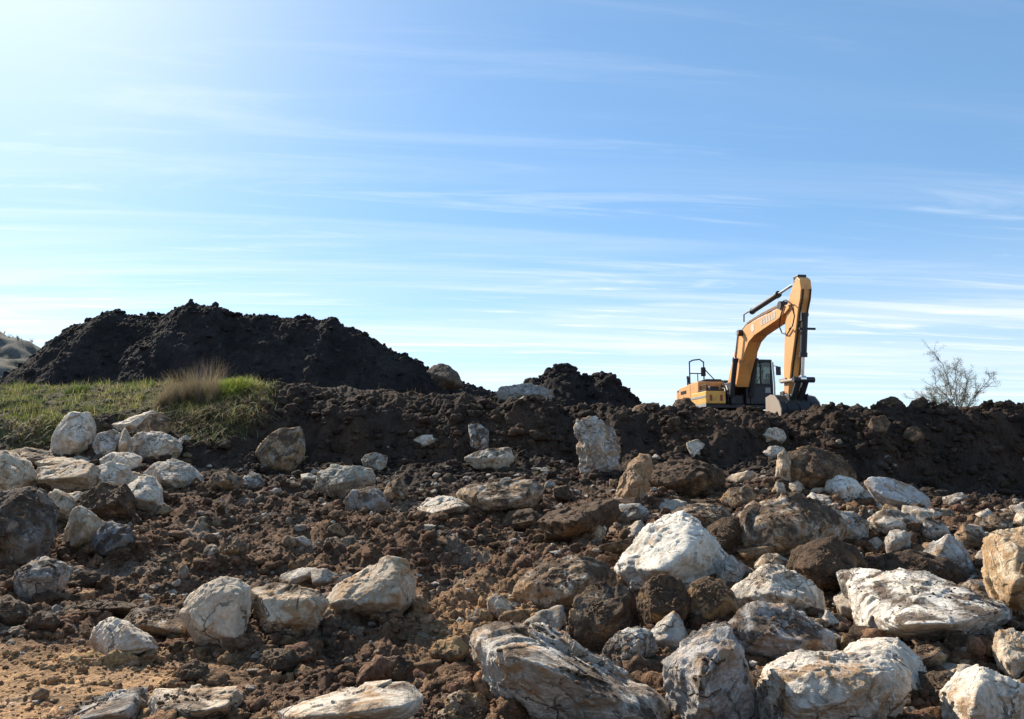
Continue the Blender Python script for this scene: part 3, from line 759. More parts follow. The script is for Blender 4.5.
B('W', 'white stone with dark holes above the grey boulder in the left bank', [(362,460),(368,454),(378,453),(387,456),(386,466),(374,472),(364,469)], 77, push=.42, depth=.7, name='stone', cat='stone', group=None, lichen=.8)
B('T', 'tan lumpy boulder stuck in the bank under the grass edge', [(257,452),(264,446),(268,436),(278,430),(298,428),(304,440),(301,460),(286,472),(266,465)], 78, tone=(.38,.32,.25), soiling=.3, push=.42, depth=.7)
B('G', 'grey tan boulder at the foot of the left bank', [(316,486),(322,473),(334,465),(352,466),(370,470),(374,484),(358,494),(334,497)], 79, tone=(.40,.355,.28), soiling=.15)
B('G', 'shaded grey rock tucked under the grey tan boulder', [(345,502),(354,490),(370,487),(384,494),(390,506),(378,514),(354,513)], 80, tone=(.33,.31,.28))
B('T', 'small tan stone right of the shaded grey rock', [(384,494),(390,483),(400,478),(408,486),(408,498),(394,502)], 81, name='stone', cat='stone', group=None)
B('W', 'flat pale slab lying left of the brown capped slab, middle slope', [(418,510),(428,499),(446,496),(462,500),(472,508),(464,517),(432,517)], 82, depth=1.6, soiling=0)
B('M', 'tan topped thick slab with a white patch on its right end', [(459,493),(472,486),(500,484),(534,480),(541,490),(530,504),(498,511),(468,508)], 83, depth=1.5)
B('T', 'sunlit brown crag standing upright on the middle slope', [(616,500),(622,482),(630,464),(640,455),(650,457),(652,470),(644,488),(638,502),(624,506)], 84, tone=(.36,.26,.18), soiling=.15, rough=1.3)
B('B', 'broad brown soil crusted boulder right of the upright crag', [(648,476),(656,464),(680,460),(706,461),(722,470),(724,486),(704,498),(664,496)], 85, tone=(.20,.14,.095))
B('W', 'white wedge shaped stone in the dark bank left of the excavator bucket', [(687,443),(696,440),(704,444),(700,455),(693,459)], 86, push=.42, depth=.7, name='stone', cat='stone', group=None, soiling=-.1)
B('B', 'brown slab with pale triangle stone beneath, middle slope', [(540,522),(552,512),(580,505),(612,500),(618,514),(604,530),(572,540),(548,536)], 87, depth=1.5)
B('C', 'pale triangular stone under the brown slab on the middle slope', [(582,530),(588,519),(598,517),(606,530),(600,540),(588,540)], 88, name='stone', cat='stone', group=None, soiling=-.1, push=-.6)
B('G', 'shaded pale rock right of the pale triangular stone', [(612,514),(622,505),(640,504),(648,512),(640,524),(620,524)], 89)
B('C', 'low pale stone lying in the middle of the right slope', [(725,480),(734,474),(748,471),(756,474),(750,481),(734,486)], 90, name='stone', cat='stone', group=None)
B('C', 'small tan stone in front of the brown ridge topped boulder', [(786,494),(790,483),(798,481),(804,488),(800,498)], 91, name='stone', cat='stone', group=None)
B('C', 'small cream stone left of the small tan stone at the bank foot', [(772,492),(776,482),(784,484),(786,494),(778,498)], 92, name='stone', cat='stone', group=None)
B('G', 'small grey white stone leaning at the foot of the far right bank', [(944,504),(950,496),(962,493),(967,499),(956,508)], 93, name='stone', cat='stone', group=None)
B('M', 'brown and white stone behind the ochre boulder at the right edge', [(974,528),(980,518),(996,515),(1010,520),(1010,530),(990,534)], 94)
B('W', 'white stone cut by the right edge above the ochre boulder', [(1014,522),(1018,513),(1030,510),(1040,524),(1022,528)], 95, name='stone', cat='stone', group=None)
B('C', 'cream splinter standing on end beside the wide brown fronted boulder', [(487,614),(487,600),(493,596),(500,598),(514,606),(518,616),(500,622)], 96, name='stone', cat='stone', group=None)
B('W', 'pale rock cluster stone high in the bank under the bucket', [(762,434),(770,428),(782,430),(786,438),(776,445),(765,442)], 97, push=.42, depth=.7, name='stone', cat='stone', group=None)
B('W', 'second pale stone below the pale cluster stone under the bucket', [(764,452),(772,446),(782,448),(786,455),(774,460)], 98, push=.42, depth=.7, name='stone', cat='stone', group=None)
B('T', 'tan knob of rock near the top of the right bank', [(866,430),(872,418),(884,416),(890,424),(884,434),(872,436)], 99, push=.42, depth=.7, name='stone', cat='stone', group=None, tone=(.26,.2,.15))
B('T', 'tan knob of rock half way up the right bank', [(903,438),(908,428),(918,426),(924,436),(916,444)], 100, push=.42, depth=.7, name='stone', cat='stone', group=None, tone=(.24,.19,.145))
# --- on the crest
B('T', 'tan boulder lying on the crest left of the excavator', [(628,414),(634,407),(646,403),(657,404),(660,412),(652,421),(634,420)], 101, Y=25.2, tone=(.22,.17,.13))
B('G', 'grey tan rock sticking out of the end of the high soil heap', [(428,372),(434,365),(446,364),(456,374),(462,384),(444,386)], 102, Y=40.5, tone=(.15,.13,.11), soiling=.4)
B('G', 'long pale streaked slab along the crest left of the small soil heap', [(497,392),(503,386),(522,384),(540,386),(551,391),(550,400),(520,402),(500,400)], 103, Y=27.2, tone=(.46,.45,.43), lichen=.9, soiling=.2, depth=.5)
B('C', 'small curled cream stone just below the pale streaked slab', [(518,405),(519,399),(524,396),(528,399),(527,404)], 104, Y=26.2, name='stone', cat='stone', group=None, tone=(.62,.58,.48), soiling=-.2)
B('D', 'dark crumbly soil clump on the crest right of the bucket, beside a smooth one', [(874,408),(880,399),(892,397),(902,401),(906,409),(890,413)], 105, Y=25.6, rough=2.2, name='soil_clump', cat='soil clump', group=None)
B('D', 'dark smooth round clump on the crest between crumbly clump and bare shrub', [(906,410),(912,401),(922,397),(928,402),(930,411),(916,414)], 106, Y=25.6, name='soil_clump', cat='soil clump', group=None)
B('D', 'low dark clump on the crest right of the bare shrub', [(972,412),(980,405),(994,405),(1002,411),(990,416)], 107, Y=25.7, name='soil_clump', cat='soil clump', group=None)
B('B', 'brown clump on the crest cut by the right edge', [(1016,416),(1020,408),(1032,406),(1040,416),(1026,420)], 108, Y=25.6, name='soil_clump', cat='soil clump', group=None)
B('D', 'pointed dark soil clump on the crest in front of the excavator tail', [(672,410),(678,401),(688,398),(694,404),(698,412),(684,416)], 109, Y=25.6, rough=2, name='soil_clump', cat='soil clump', group=None)

# --- more of the rubble that fills the gaps
B('B', 'dark soil crust ledge arching over the back of the wide flat slab', [(866,574),(880,558),(912,551),(948,558),(968,576),(955,592),(920,584),(890,582)], 201, tone=(.11,.08,.058), soiling=.8)
B('G', 'grey rock in the gap between soil topped boulder and flat oval slab', [(828,524),(838,513),(856,512),(868,522),(866,536),(848,544),(832,538)], 202)
B('W', 'low white rubble block in front of the flat oval slab', [(870,520),(882,510),(904,512),(920,524),(908,537),(880,534)], 203, soiling=.25)
B('G', 'small dark grey block right of the low white rubble block', [(916,528),(926,518),(942,520),(948,532),(938,541),(922,540)], 204, name='stone', cat='stone', group=None)
B('M', 'tan rubble block between mound shaped rock and ochre boulder', [(956,534),(964,524),(980,526),(986,538),(976,548),(960,546)], 205, name='stone', cat='stone', group=None)
B('M', 'earthy stone wedged between wide flat slab and ochre boulder', [(958,592),(970,580),(988,583),(998,597),(980,606),(962,603)], 206)
B('W', 'white stone cut by the right edge below the cream rock', [(1006,692),(1014,681),(1034,680),(1044,700),(1020,706)], 207)
B('T', 'tan block on the slope right of the broad brown soil crusted boulder', [(722,500),(730,489),(746,487),(756,496),(748,508),(730,509)], 208)
B('B', 'dark brown block under the upright brown crag', [(600,512),(612,500),(634,498),(644,510),(632,522),(608,522)], 209)
B('B', 'brown block left of the brown slab on the middle slope', [(500,524),(510,512),(530,509),(544,518),(538,532),(512,534)], 210)
B('T', 'tan rock in soil between pale domed boulder and bottom edge boulders', [(366,674),(376,660),(398,656),(412,664),(408,680),(384,686)], 211)
B('O', 'ochre lump of rock left of the largest foreground boulder', [(430,652),(440,640),(458,637),(468,648),(462,662),(440,664)], 212)
B('T', 'brown tan rock on the soil below the squarish tan boulder', [(256,664),(266,652),(288,649),(300,659),(292,673),(266,676)], 213)
B('T', 'dark tan rock right of the white domed rock with black spots', [(207,486),(216,474),(230,471),(242,480),(238,490),(216,492)], 214, tone=(.25,.2,.15))
B('G', 'dull grey rock beside the dark tan rock under the left bank', [(238,484),(246,475),(258,474),(264,484),(256,490),(242,490)], 215)
B('T', 'brown rock lying alone on the soil above the big cream block', [(216,552),(224,541),(238,538),(248,546),(244,557),(226,560)], 216)
B('C', 'small pale tan stone left of the brown rock above the big cream block', [(202,556),(206,547),(215,545),(219,553),(213,560)], 217, name='stone', cat='stone', group=None)
B('W', 'pale slab showing between dark brown block and huge dark boulder', [(60,508),(66,496),(80,494),(88,500),(84,512),(68,516)], 218)
B('C', 'flat cream slab filling the gap behind the white block of the pale pile', [(108,490),(118,478),(134,474),(146,478),(140,490),(122,496)], 219)
B('C', 'tan block between the speckled white boulder and the dark round boulder', [(756,568),(762,556),(778,554),(790,562),(788,576),(768,578)], 220)
B('G', 'small grey block in front of the big white slanted boulder', [(690,612),(696,600),(712,597),(722,606),(718,620),(700,622)], 221)
B('M', 'stained rock between shadowed boulder and big squared boulder', [(744,690),(752,674),(768,668),(778,680),(774,704),(754,712)], 222)
B('T', 'tan rock in the gap right of the long white slab', [(908,656),(918,644),(938,642),(950,654),(944,668),(920,670)], 223)

# ------------------------------------------------------------------ loose stones, each an object; shared shapes, own place, turn and size
def loose_shape(seed):
    r = np.random.default_rng(seed)
    d, f = ico(4)
    c_ = r.normal(size=(11, 3)); c_ /= np.linalg.norm(c_, axis=1)[:, None]; c_ *= r.uniform(.75, 1.05, (11, 1))
    og, n, h, _ = hull_planes([tuple(x_) for x_ in c_])
    T = np.maximum(1e-4, (d @ n.T) / h); tm = T.max(axis=1, keepdims=True)
    rad = 1 / (tm[:, 0] * np.sum((T / tm) ** 60, axis=1) ** (1 / 60))
    v = d * rad[:, None] * np.array([1, r.uniform(.65, .95), r.uniform(.5, .8)])
    v = v + d * (.07 * fbm3(v.astype(np.float32) * 2.5 + seed, 4, seed))[:, None]
    return v.astype(np.float32), f
SHAPES = [loose_shape(900 + k) for k in range(9)]
proto = {}
LOOSE = {
 'W': ('small pale limestone lump lying loose in the churned soil, white to grey', 'loose pale stones'),
 'T': ('small tan stone lying loose in the churned soil, earth stained', 'loose tan stones'),
 'B': ('small dark brown stone lying loose in the churned soil', 'loose brown stones'),
}
def loose(kind, k, loc, size, rot):
    key = (kind, k)
    if key not in proto:
        o = mesh_np('stone', SHAPES[k][0], SHAPES[k][1], ROCK, True); proto[key] = o
    else:
        o = proto[key].copy(); COL.objects.link(o)
    o.location = loc; o.scale = (size, size, size); o.rotation_euler = rot
    rc, di, st, li = TONE[kind]; j = random.uniform(.75, 1.1)
    o['tone'] = [c * j for c in rc]; o['soiling'] = di * .8; o['stain'] = st; o['lichen'] = li
    o['foot'] = -.25
    tag(o, LOOSE[kind][0], 'stone', LOOSE[kind][1])
    return o
nb = 0
while nb < 140:
    px, py = random.triangular(520, 1035, 900), random.uniform(492, 705)
    Y = hit(px, py); x = ray(px, py)[0] * Y
    if min(math.hypot(x - c0_[0], Y - c0_[1]) for _, c0_, *_r in ROCKS) < .25: continue
    size = random.choice([.13, .16, .2, .25, .32]) * (.5 + Y / 18)
    loose(random.choices('WTB', [.45, .4, .15])[0], random.randrange(9), (x, Y, float(ground_z(x, Y)[0]) - size * .05), size, (random.uniform(-.6, .6), random.uniform(-.6, .6), random.uniform(0, 6.3))); nb += 1
cnt = 0
while cnt < 110:
    px, py = random.uniform(-10, 1034), random.uniform(445, 715)
    if px < 180 and py > 640 and random.random() < .85: continue
    if py < (505 if px > 830 else 470) and random.random() < .85: continue
    if px < 560 and random.random() < .4: continue
    Y = hit(px, py); x = ray(px, py)[0] * Y
    size = random.choice([.04, .05, .06, .08, .10, .13, .17, .22]) * (.55 + Y / 16)
    if Y < 8: size *= .9
    kind = random.choices('WTB', [.58, .32, .10])[0]
    z = float(ground_z(x, Y)[0])
    loose(kind, random.randrange(9), (x, Y, z + size * .22), size, (random.uniform(-.5, .5), random.uniform(-.5, .5), random.uniform(0, 6.3)))
    cnt += 1

# ------------------------------------------------------------------ crumbs and clods of soil (nobody could count them)
def clod_set(level, n_shapes, seed, blocky=False):
    d, f = ico(level); out = []
    if blocky:
        for k in range(n_shapes):
            r = np.random.default_rng(seed + k); c_ = r.normal(size=(9, 3)); c_ /= np.linalg.norm(c_, axis=1)[:, None]; c_ *= r.uniform(.7, 1.15, (9, 1)); c_[:, 2] *= .7
            og, n, h, _ = hull_planes([tuple(q_) for q_ in c_]); rad = 1 / np.maximum(1e-4, (d @ n.T) / h).max(axis=1)
            v = d * rad[:, None]; v = v + d * (.07 * fbm3(v.astype(np.float32) * 3 + k, 3, seed + k))[:, None]; out.append(v.astype(np.float32))
        return out, f
    for k in range(n_shapes):
        r = np.random.default_rng(seed + k)
        n = r.normal(size=(9, 3)); n /= np.linalg.norm(n, axis=1)[:, None]; h = r.uniform(.6, 1.0, 9)
        T = np.maximum(1e-4, (d @ n.T) / h); rad = np.clip(1 / (np.sum(T ** 16, axis=1) ** (1 / 16)), .4, 1.3)
        v = d * rad[:, None]; v = v + d * (.34 * fbm3(v.astype(np.float32) * 2.6 + k, 4, seed + k, .6))[:, None]
        out.append(v.astype(np.float32))
    return out, f

def strew(name, xs, ys, zs, sizes, level, seed, colfun, mat, smooth=True, blocky=False):
    shp, f = clod_set(level, 12, seed, blocky)
    n = len(xs); nv = len(shp[0])
    V = np.empty((n, nv, 3), np.float32)
    r = np.random.default_rng(seed)
    a = r.uniform(0, 2 * pi, n); ca, sa = np.cos(a), np.sin(a); fl = r.uniform(.6, 1.0, n); k = r.integers(0, 12, n); el = r.uniform(.75, 1.3, n)
    for s in range(12):
        m = np.nonzero(k == s)[0]
        if not len(m): continue
        b = shp[s][None] * sizes[m][:, None, None]
        bx = b[..., 0] * el[m][:, None]; by = b[..., 1]; bz = b[..., 2] * fl[m][:, None]
        V[m, :, 0] = bx * ca[m][:, None] - by * sa[m][:, None] + xs[m][:, None]
        V[m, :, 1] = bx * sa[m][:, None] + by * ca[m][:, None] + ys[m][:, None]
        V[m, :, 2] = bz + zs[m][:, None]
    Fa = (f[None] + (np.arange(n) * nv)[:, None, None]).reshape(-1, 3)
    c = colfun(xs, ys, r)
    C = np.repeat(c, nv, axis=0)
    o = mesh_np(name, V.reshape(-1, 3), Fa, mat, smooth, None, C)
    return tag(o, kind='stuff')

def crumb_col(xs, ys, r):
    c = soil_colour(xs, ys)
    return np.clip(c * r.uniform(.7, 1.5, (len(xs), 1)) * (1 + .03 * r.normal(size=(len(xs), 3))), .004, .9)
def chip_col(xs, ys, r):
    t = r.uniform(0, 1, (len(xs), 1))
    return np.array([.46, .42, .36]) * t * r.uniform(.6, 1.1, (len(xs), 1)) + (1 - t) * np.array([.22, .155, .10])

def spots(n, y0, y1, upow, seed, umax=.82):
    r = np.random.default_rng(seed)
    y = (y0 ** upow + r.uniform(0, 1, n) * (y1 ** upow - y0 ** upow)) ** (1 / upow)
    x = r.uniform(-umax, umax, n) * y
    return x, y, r

x, y, r = spots(15000, 4.0, 24.2, 1.25, 501)
x2, y2, r2 = spots(5200, 22.0, 25.6, 1.0, 507); x = np.concatenate([x, x2]); y = np.concatenate([y, y2])
u = x / y
keep = ~((u < -.33) & (y > 21.5)) & (r.uniform(0, 1, len(x)) < (.25 + .9 * sstep(-.25, .45, fbm2(x * .7, y * .7, 3, 61)))) & ~((u < -.3) & (y < 7) & (r.uniform(0, 1, len(x)) < .8))
x, y = x[keep], y[keep]
s = np.exp(r.normal(-3.55, .55, len(x))) * (.55 + y / 14); s = np.clip(s * .9, .010, np.where(y > 19.5, .20, .11))
# broken rubble past the three hundred stones above
def rubble():
    x, y, r = spots(5200, 4.2, 22.0, 1.2, 511)
    u = x / y
    p = .10 + .75 * sstep(-.1, .25, u) * sstep(20, 14, y) + .4 * sstep(.1, .5, fbm2(x * .6 + 8, y * .6, 3, 67)); k = (r.uniform(0, 1, len(x)) < p) & ~((u < -.25) & (y < 7.4))
    x, y = x[k], y[k]
    s = np.clip(np.exp(r.normal(-2.75, .38, len(x))) * (.5 + y / 16), .03, .20)
    def col(a, b, r):
        t = r.choice(4, len(a), p=[.34, .30, .20, .16]); C = np.array([[.105, .066, .042], [.22, .155, .10], [.36, .31, .245], [.48, .43, .36]])[t]
        return C * r.uniform(.65, 1.15, (len(a), 1))
    strew('rubble', x, y, ground_z(x, y) + s * .12, s, 3, 611, col, SOIL, False, True)
rubble()
bx_ = []; by_ = []
rb = np.random.default_rng(88)
for o, c0, v, dd, di, area, Yc in ROCKS:
    if area < 150: continue
    k = int(min(260, 26 + area / 20)); a_ = rb.uniform(-pi, pi, k)
    ex = np.ptp(v[:, 0]) / 2; ey = np.ptp(v[:, 1]) / 2; rr_ = 1 + np.abs(rb.normal(0, .16, k))
    bx_.append(c0[0] + (v[:, 0].max() + v[:, 0].min()) / 2 + np.cos(a_) * ex * rr_); by_.append(c0[1] + (v[:, 1].max() + v[:, 1].min()) / 2 + np.sin(a_) * ey * rr_)
bx_ = np.concatenate(bx_); by_ = np.concatenate(by_)
sb = np.clip(np.exp(rb.normal(-3.5, .5, len(bx_))) * (.5 + by_ / 14), .012, .10)
x = np.concatenate([x, bx_]); y = np.concatenate([y, by_]); s = np.concatenate([s, sb])
strew('soil_clods', x, y, ground_z(x, y) + s * .25, s, 3, 601, crumb_col, SOIL)

x, y, r = spots(26000, 4.0, 16, 1.0, 502)
s = np.clip(np.exp(r.normal(-4.55, .45, len(x))) * (.6 + y / 14), .005, .05)
strew('soil_crumbs', x, y, ground_z(x, y) + s * .3, s, 2, 602, crumb_col, SOIL)

x, y, r = spots(9000, 4.0, 23.5, 1.3, 503)
keep = (r.uniform(0, 1, len(x)) < .10 + .9 * sstep(-.05, .5, fbm2(x * .55 + 4, y * .55, 3, 66) + .25 * (x / y))) & ~((x / y < -.33) & (y > 20.5)) & ~((y > 20.5) & (r.uniform(0, 1, len(x)) < .85))
x, y = x[keep], y[keep]
s = np.clip(np.exp(r.normal(-3.85, .5, len(x))) * (.55 + y / 14), .01, .12)
strew('limestone_chips', x, y, ground_z(x, y) + s * .3, s, 2, 603, chip_col, SOIL, False)

# crumbs lodged on the boulders
xs = []; ys = []; zs = []; ss = []
r = np.random.default_rng(77)
for o, c0, v, dd, di, area, Yc in ROCKS:
    if di < .27 or area < 250: continue
    # upward slope from the shape's own normals
    me = o.data; nn = np.empty(len(me.vertices) * 3, np.float32); me.vertices.foreach_get('normal', nn); nn = nn.reshape(-1, 3)
    p = sstep(.45, .85, nn[:, 2]) * sstep(.05, .3, fbm3(v * 3.6 + 3, 4, 71))
    idx = np.nonzero(p > .3)[0]
    if not len(idx): continue
    k = int(min(len(idx), 220, area / 26) * min(1, di * 1.6))
    for i in r.choice(idx, k, replace=False):
        q_ = v[i] + c0; sz = float(np.clip(np.exp(r.normal(-5.0, .5)) * (.6 + Yc / 14), .004, .028))
        xs.append(q_[0]); ys.append(q_[1]); zs.append(q_[2] + sz * .1); ss.append(sz)
strew('soil_on_boulders', np.array(xs), np.array(ys), np.array(zs), np.array(ss), 2, 604, lambda a, b, r: np.array([.13, .085, .055]) * r.uniform(.6, 1.4, (len(a), 1)), SOIL)

# clods that rolled out on the heaps
x = np.concatenate([a[0] for a in HEAPCLODS]); y = np.concatenate([a[1] for a in HEAPCLODS]); z = np.concatenate([a[2] for a in HEAPCLODS])
r = np.random.default_rng(91); s = np.clip(np.exp(r.normal(-2.75, .55, len(x))), .03, .26)
strew('heap_clods', x, y, z + s * .15, s, 3, 605, lambda a, b, r: np.array([.024, .021, .020]) * r.uniform(.7, 1.5, (len(a), 1)), SOIL)

# ------------------------------------------------------------------ excavator
TH = R(83); CT, ST = cos(TH), sin(TH)
OX, OY, OZ = 9.17, 33.5, 2.62           # on the plateau; nose turned nearly towards the viewer
exc = empty('excavator', (OX, OY, OZ), -TH)
tag(exc, 'yellow crawler excavator with charcoal cab parked on the crest, bucket lowered in front', 'excavator')

def loc(px, py, yl=0.0):
    """picture point -> (x, z) of the machine in its own upright plane at sideways offset yl"""
    k, b = ray(px, py)
    x = (k * (OY + yl * CT) - OX - yl * ST) / (CT + k * ST)
    Y = OY - x * ST + yl * CT
    return (x, b * Y + EYE - OZ)
def P3(px, py, yl=0.0):
    x, z = loc(px, py, yl); return (x, yl, z)

# undercarriage: two tracks with shoes, and the frame between them
def track_outline(r=.46, L=1.75, zc=.48, n=10):
    a = [(L + r * sin(t), zc + r * cos(t)) for t in np.linspace(0, pi, n)]
    b = [(-L - r * sin(t), zc - r * cos(t)) for t in np.linspace(0, pi, n)]
    return a + b
for yy in (-1.2, 1.2):
    m = MB(); m.prism(track_outline(.36), yy - .18, yy + .18, .02)
    t = m.build('track_frame', DARK, exc)
    m = MB(); o = track_outline(.46)
    per = [0]
    for i in range(len(o)): per.append(per[-1] + math.dist(o[i], o[(i + 1) % len(o)]))
    n = 46
    for k in range(n):
        s = (k + .5) / n * per[-1]; i = max(j for j in range(len(o)) if per[j] <= s)
        f = (s - per[i]) / (per[i + 1] - per[i]); a, b = o[i], o[(i + 1) % len(o)]
        c = (a[0] + (b[0] - a[0]) * f, a[1] + (b[1] - a[1]) * f); L = math.dist(a, b); tx, tz = (b[0] - a[0]) / L, (b[1] - a[1]) / L
        w_, h_ = .085, .03
        m.prism([(c[0] + tx * sx_ * w_ - tz * sz_ * h_, c[1] + tz * sx_ * w_ + tx * sz_ * h_) for sx_, sz_ in ((-1, -1), (1, -1), (1, 1), (-1, 1))], yy - .30, yy + .30, 0)
    m.build('track_shoes', BUCK, t)
m = MB(); m.box(-1.2, 1.2, -1.0, 1.0, .45, .85, .05); m.tube([(0, 0, .8), (0, 0, 1.12)], .62, 24)
m.build('undercarriage', DARK, exc)

# revolving deck
m = MB(); m.box(-2.3, 1.30, -1.42, 1.42, 1.08, 1.24, .03)
m.box(.2, 1.45, -.42, -.26, 1.24, 2.15, .03); m.box(.2, 1.45, .22, .38, 1.24, 2.15, .03)      # boom lugs
m.box(.3, 1.25, -.24, .20, 1.24, 1.62, .03); m.tube([(.75, -.3, 1.7), (.2, -.2, 2.0), (-.2, -.1, 1.9)], .05, 8)
m.tube([(1.32, -.62, 1.35), (1.32, -.62, 1.75), (1.1, -.55, 1.9), (.6, -.5, 1.95)], .03, 8); m.tube([(1.3, -.5, 1.3), (1.34, -.48, 1.7), (.9, -.4, 2.05)], .03, 8)
m.build('deck', DARK, exc)
# engine housing
m = MB(); m.prism([(-2.05, 1.24), (.42, 1.24), (.42, 2.20), (.34, 2.27), (-2.0, 2.17), (-2.05, 2.1)], -1.43, .05, .035)
m.box(-2.0, .0, .06, 1.42, 1.24, 2.15, .04)
hs = m.build('engine_housing', YEL, exc)
m = MB(); m.box(-1.5, .30, -1.2, .0, 2.26, 2.33, .025); m.box(-1.2, .05, -.95, -.25, 2.335, 2.40, .02)
m.build('hood_cover', DARK, hs)
m = MB(); m.box(-1.75, -1.05, -1.437, -1.425, 1.86, 2.0, 0)
for k in range(5): m.box(-1.75, -1.05, -1.445, -1.43, 1.865 + k * .03, 1.88 + k * .03, 0)
m.build('vent_grille', RUBB, hs)
m = MB(); m.box(-.55, -.54, -1.436, -1.426, 1.3, 2.2, 0); m.box(-2.0, .40, -1.438, -1.426, 1.56, 1.575, 0)
m.build('panel_seam', RUBB, hs)
m = MB(); m.box(.424, .436, -1.35, -.5, 1.55, 1.74, 0); m.build('grille', RUBB, hs)
# counterweight with a rounded tail
cw = []
for t in np.linspace(-1, 1, 13): cw.append((-2.07 - .78 * sqrt(max(0, 1 - abs(t) ** 2.6 * .86)) + .0, 1.42 * t))
cw = [(-2.06, -1.42)] + cw + [(-2.06, 1.42)]
m = MB(); m.prism(cw, 1.18, 2.12, .07, axis='z', seg=3); c_ = m.build('counterweight', DARK, exc)
m = MB(); m.prism([(x - .012, y * 1.008) for x, y in cw], 1.62, 2.0, .03, axis='z'); m.build('counterweight_band', YEL, c_)
m = MB(); m.tube([(-1.7, -1.1, 2.1), (-1.7, -1.1, 2.62)], .055, 12); m.tube([(-1.7, -1.1, 2.56), (-1.76, -1.1, 2.68)], .06, 12)
m.build('exhaust_pipe', DARK, exc)
# toolbox and step at the right front corner
m = MB(); m.box(-.35, 1.36, -1.46, -.62, 1.26, 1.78, .035); tb = m.build('toolbox', YEL2, exc)
m = MB(); m.box(-.35, 1.36, -1.473, -1.455, 1.52, 1.60, 0); m.build('stripe', GREYP, tb)
m = MB(); m.box(-.6, 1.36, -1.47, -1.45, 1.13, 1.27, .01); m.build('sill_panel', GREYP, exc)
RED = paint_material('red_reflector', (.28, .03, .02), .4, .2)
for yy in (-1.30, -.86): m = MB(); m.box(1.362, 1.385, yy, yy + .1, 1.38, 1.62, .01); m.build('reflector', RED, tb)
m = MB(); m.box(.35, 1.3, -1.44, -.7, 1.79, 1.84, .01); m.tube([(1.2, -1.35, 1.8), (1.2, -1.35, 2.05), (.5, -1.35, 2.05), (.5, -1.35, 1.8)], .02, 8); m.box(.5, .9, -1.1, -.72, 1.84, 2.02, .04)
m.build('step', DARK, exc)
# handrail and mirror over the housing
m = MB()
for yy in (-1.36, -.72):
    m.tube([(-.75, yy, 2.2), (-.75, yy, 3.22), (-.75, yy, 3.24)], .03, 8)
m.tube([(-.75, -1.36, 3.22), (-.75, -1.2, 3.30), (-.75, -.9, 3.34), (-.75, -.72, 3.22)], .03, 8)
m.tube([(-.75, -1.36, 2.72), (-.75, -.72, 2.72)], .024, 8); m.tube([(-.75, -1.0, 2.2), (-.75, -1.0, 2.72)], .022, 8)
m.tube([(-.75, -.72, 2.95), (.05, -.50, 2.3)], .024, 8)
hr = m.build('handrail', DARK, exc)
m = MB(); m.box(-.80, -.70, -.85, -.64, 2.6, 3.0, .04); m.build('mirror', DARK, hr)

# cab: pillars, roof, lower shell, glass
X0, X1, Y0_, Y1_, Z0, Z1 = -.25, 1.42, .42, 1.40, 1.25, 3.10
m = MB()
m.box(X0, X1, Y0_, Y1_, Z1 - .13, Z1, .05)                                             # roof
m.box(X0, X1, Y0_, Y1_, Z0, Z0 + .08, .02)                                             # floor
m.box(X0, X0 + .09, Y0_, Y0_ + .12, Z0, Z1 - .05, .02); m.box(X0, X0 + .09, Y1_ - .12, Y1_, Z0, Z1 - .05, .02)
for ya, yb in ((Y0_, Y0_ + .075), (Y1_ - .075, Y1_)):
    m.prism([(X1 - .10, Z0), (X1, Z0), (X1 + .02, Z0 + .8), (X1 - .06, Z1 - .06), (X1 - .15, Z1 - .06), (X1 - .08, Z0 + .8)], ya, yb, .015)
m.box(X1 - .05, X1 + .0, Y0_ + .076, Y1_ - .076, Z0 + .02, Z0 + .78, .02)               # lower front
m.box(X1 - .03, X1 + .03, Y0_ + .05, Y1_ - .05, Z0 + .78, Z0 + .84, .012)
m.box(X0 + .001, X0 + .06, Y0_ + .12, Y1_ - .12, Z0, Z0 + .85, .02)                     # lower rear
m.box(X0 + .09, X1 - .1, Y0_ + .002, Y0_ + .05, Z0, Z0 + .62, .02); m.box(X0 + .09, X1 - .1, Y1_ - .05, Y1_ - .002, Z0, Z0 + .55, .02)
m.box(.48, .55, Y0_ + .004, Y0_ + .06, Z0 + .6, Z1 - .08, .015); m.box(.48, .55, Y1_ - .06, Y1_ - .004, Z0 + .5, Z1 - .08, .015)
m.box(X1 - .10, X1 + .0, Y0_ + .46, Y0_ + .50, Z0 + .84, Z1 - .1, .01)                  # front bar
cab = m.build('cab', DARK, exc)
m = MB(); m.box(X1 - .062, X1 - .052, Y0_ + .07, Y1_ - .07, Z0 + .8, Z1 - .1, 0); m.build('windscreen', GLASS, cab)
m = MB(); m.box(X0 + .03, X0 + .04, Y0_ + .1, Y1_ - .1, Z0 + .85, Z1 - .1, 0); m.build('rear_window', GLASS, cab)
m = MB(); m.box(X0 + .09, X1 - .12, Y0_ + .02, Y0_ + .03, Z0 + .62, Z1 - .1, 0); m.build('side_window', GLASS, cab)
m = MB(); m.box(X0 + .09, X1 - .12, Y1_ - .03, Y1_ - .02, Z0 + .55, Z1 - .1, 0); m.build('side_window', GLASS, cab)
m = MB(); m.box(.1, .55, .68, 1.12, Z0 + .08, Z0 + .55, .06); m.box(.0, .16, .70, 1.10, Z0 + .5, Z0 + 1.2, .06); m.box(.02, .13, .79, 1.01, Z0 + 1.22, Z0 + 1.42, .04)
m.tube([(.95, .72, Z0 + .1), (.9, .72, Z0 + .75)], .025, 8); m.tube([(.95, 1.1, Z0 + .1), (.9, 1.1, Z0 + .75)], .025, 8)
m.build('seat', DARK, cab)
m = MB(); m.tube([(X1 + .03, Y1_ + .03, Z0 - .1), (X1 + .05, Y1_ + .04, Z0 + .8), (X1 - .02, Y1_ + .03, Z1 - .12)], .035, 10)
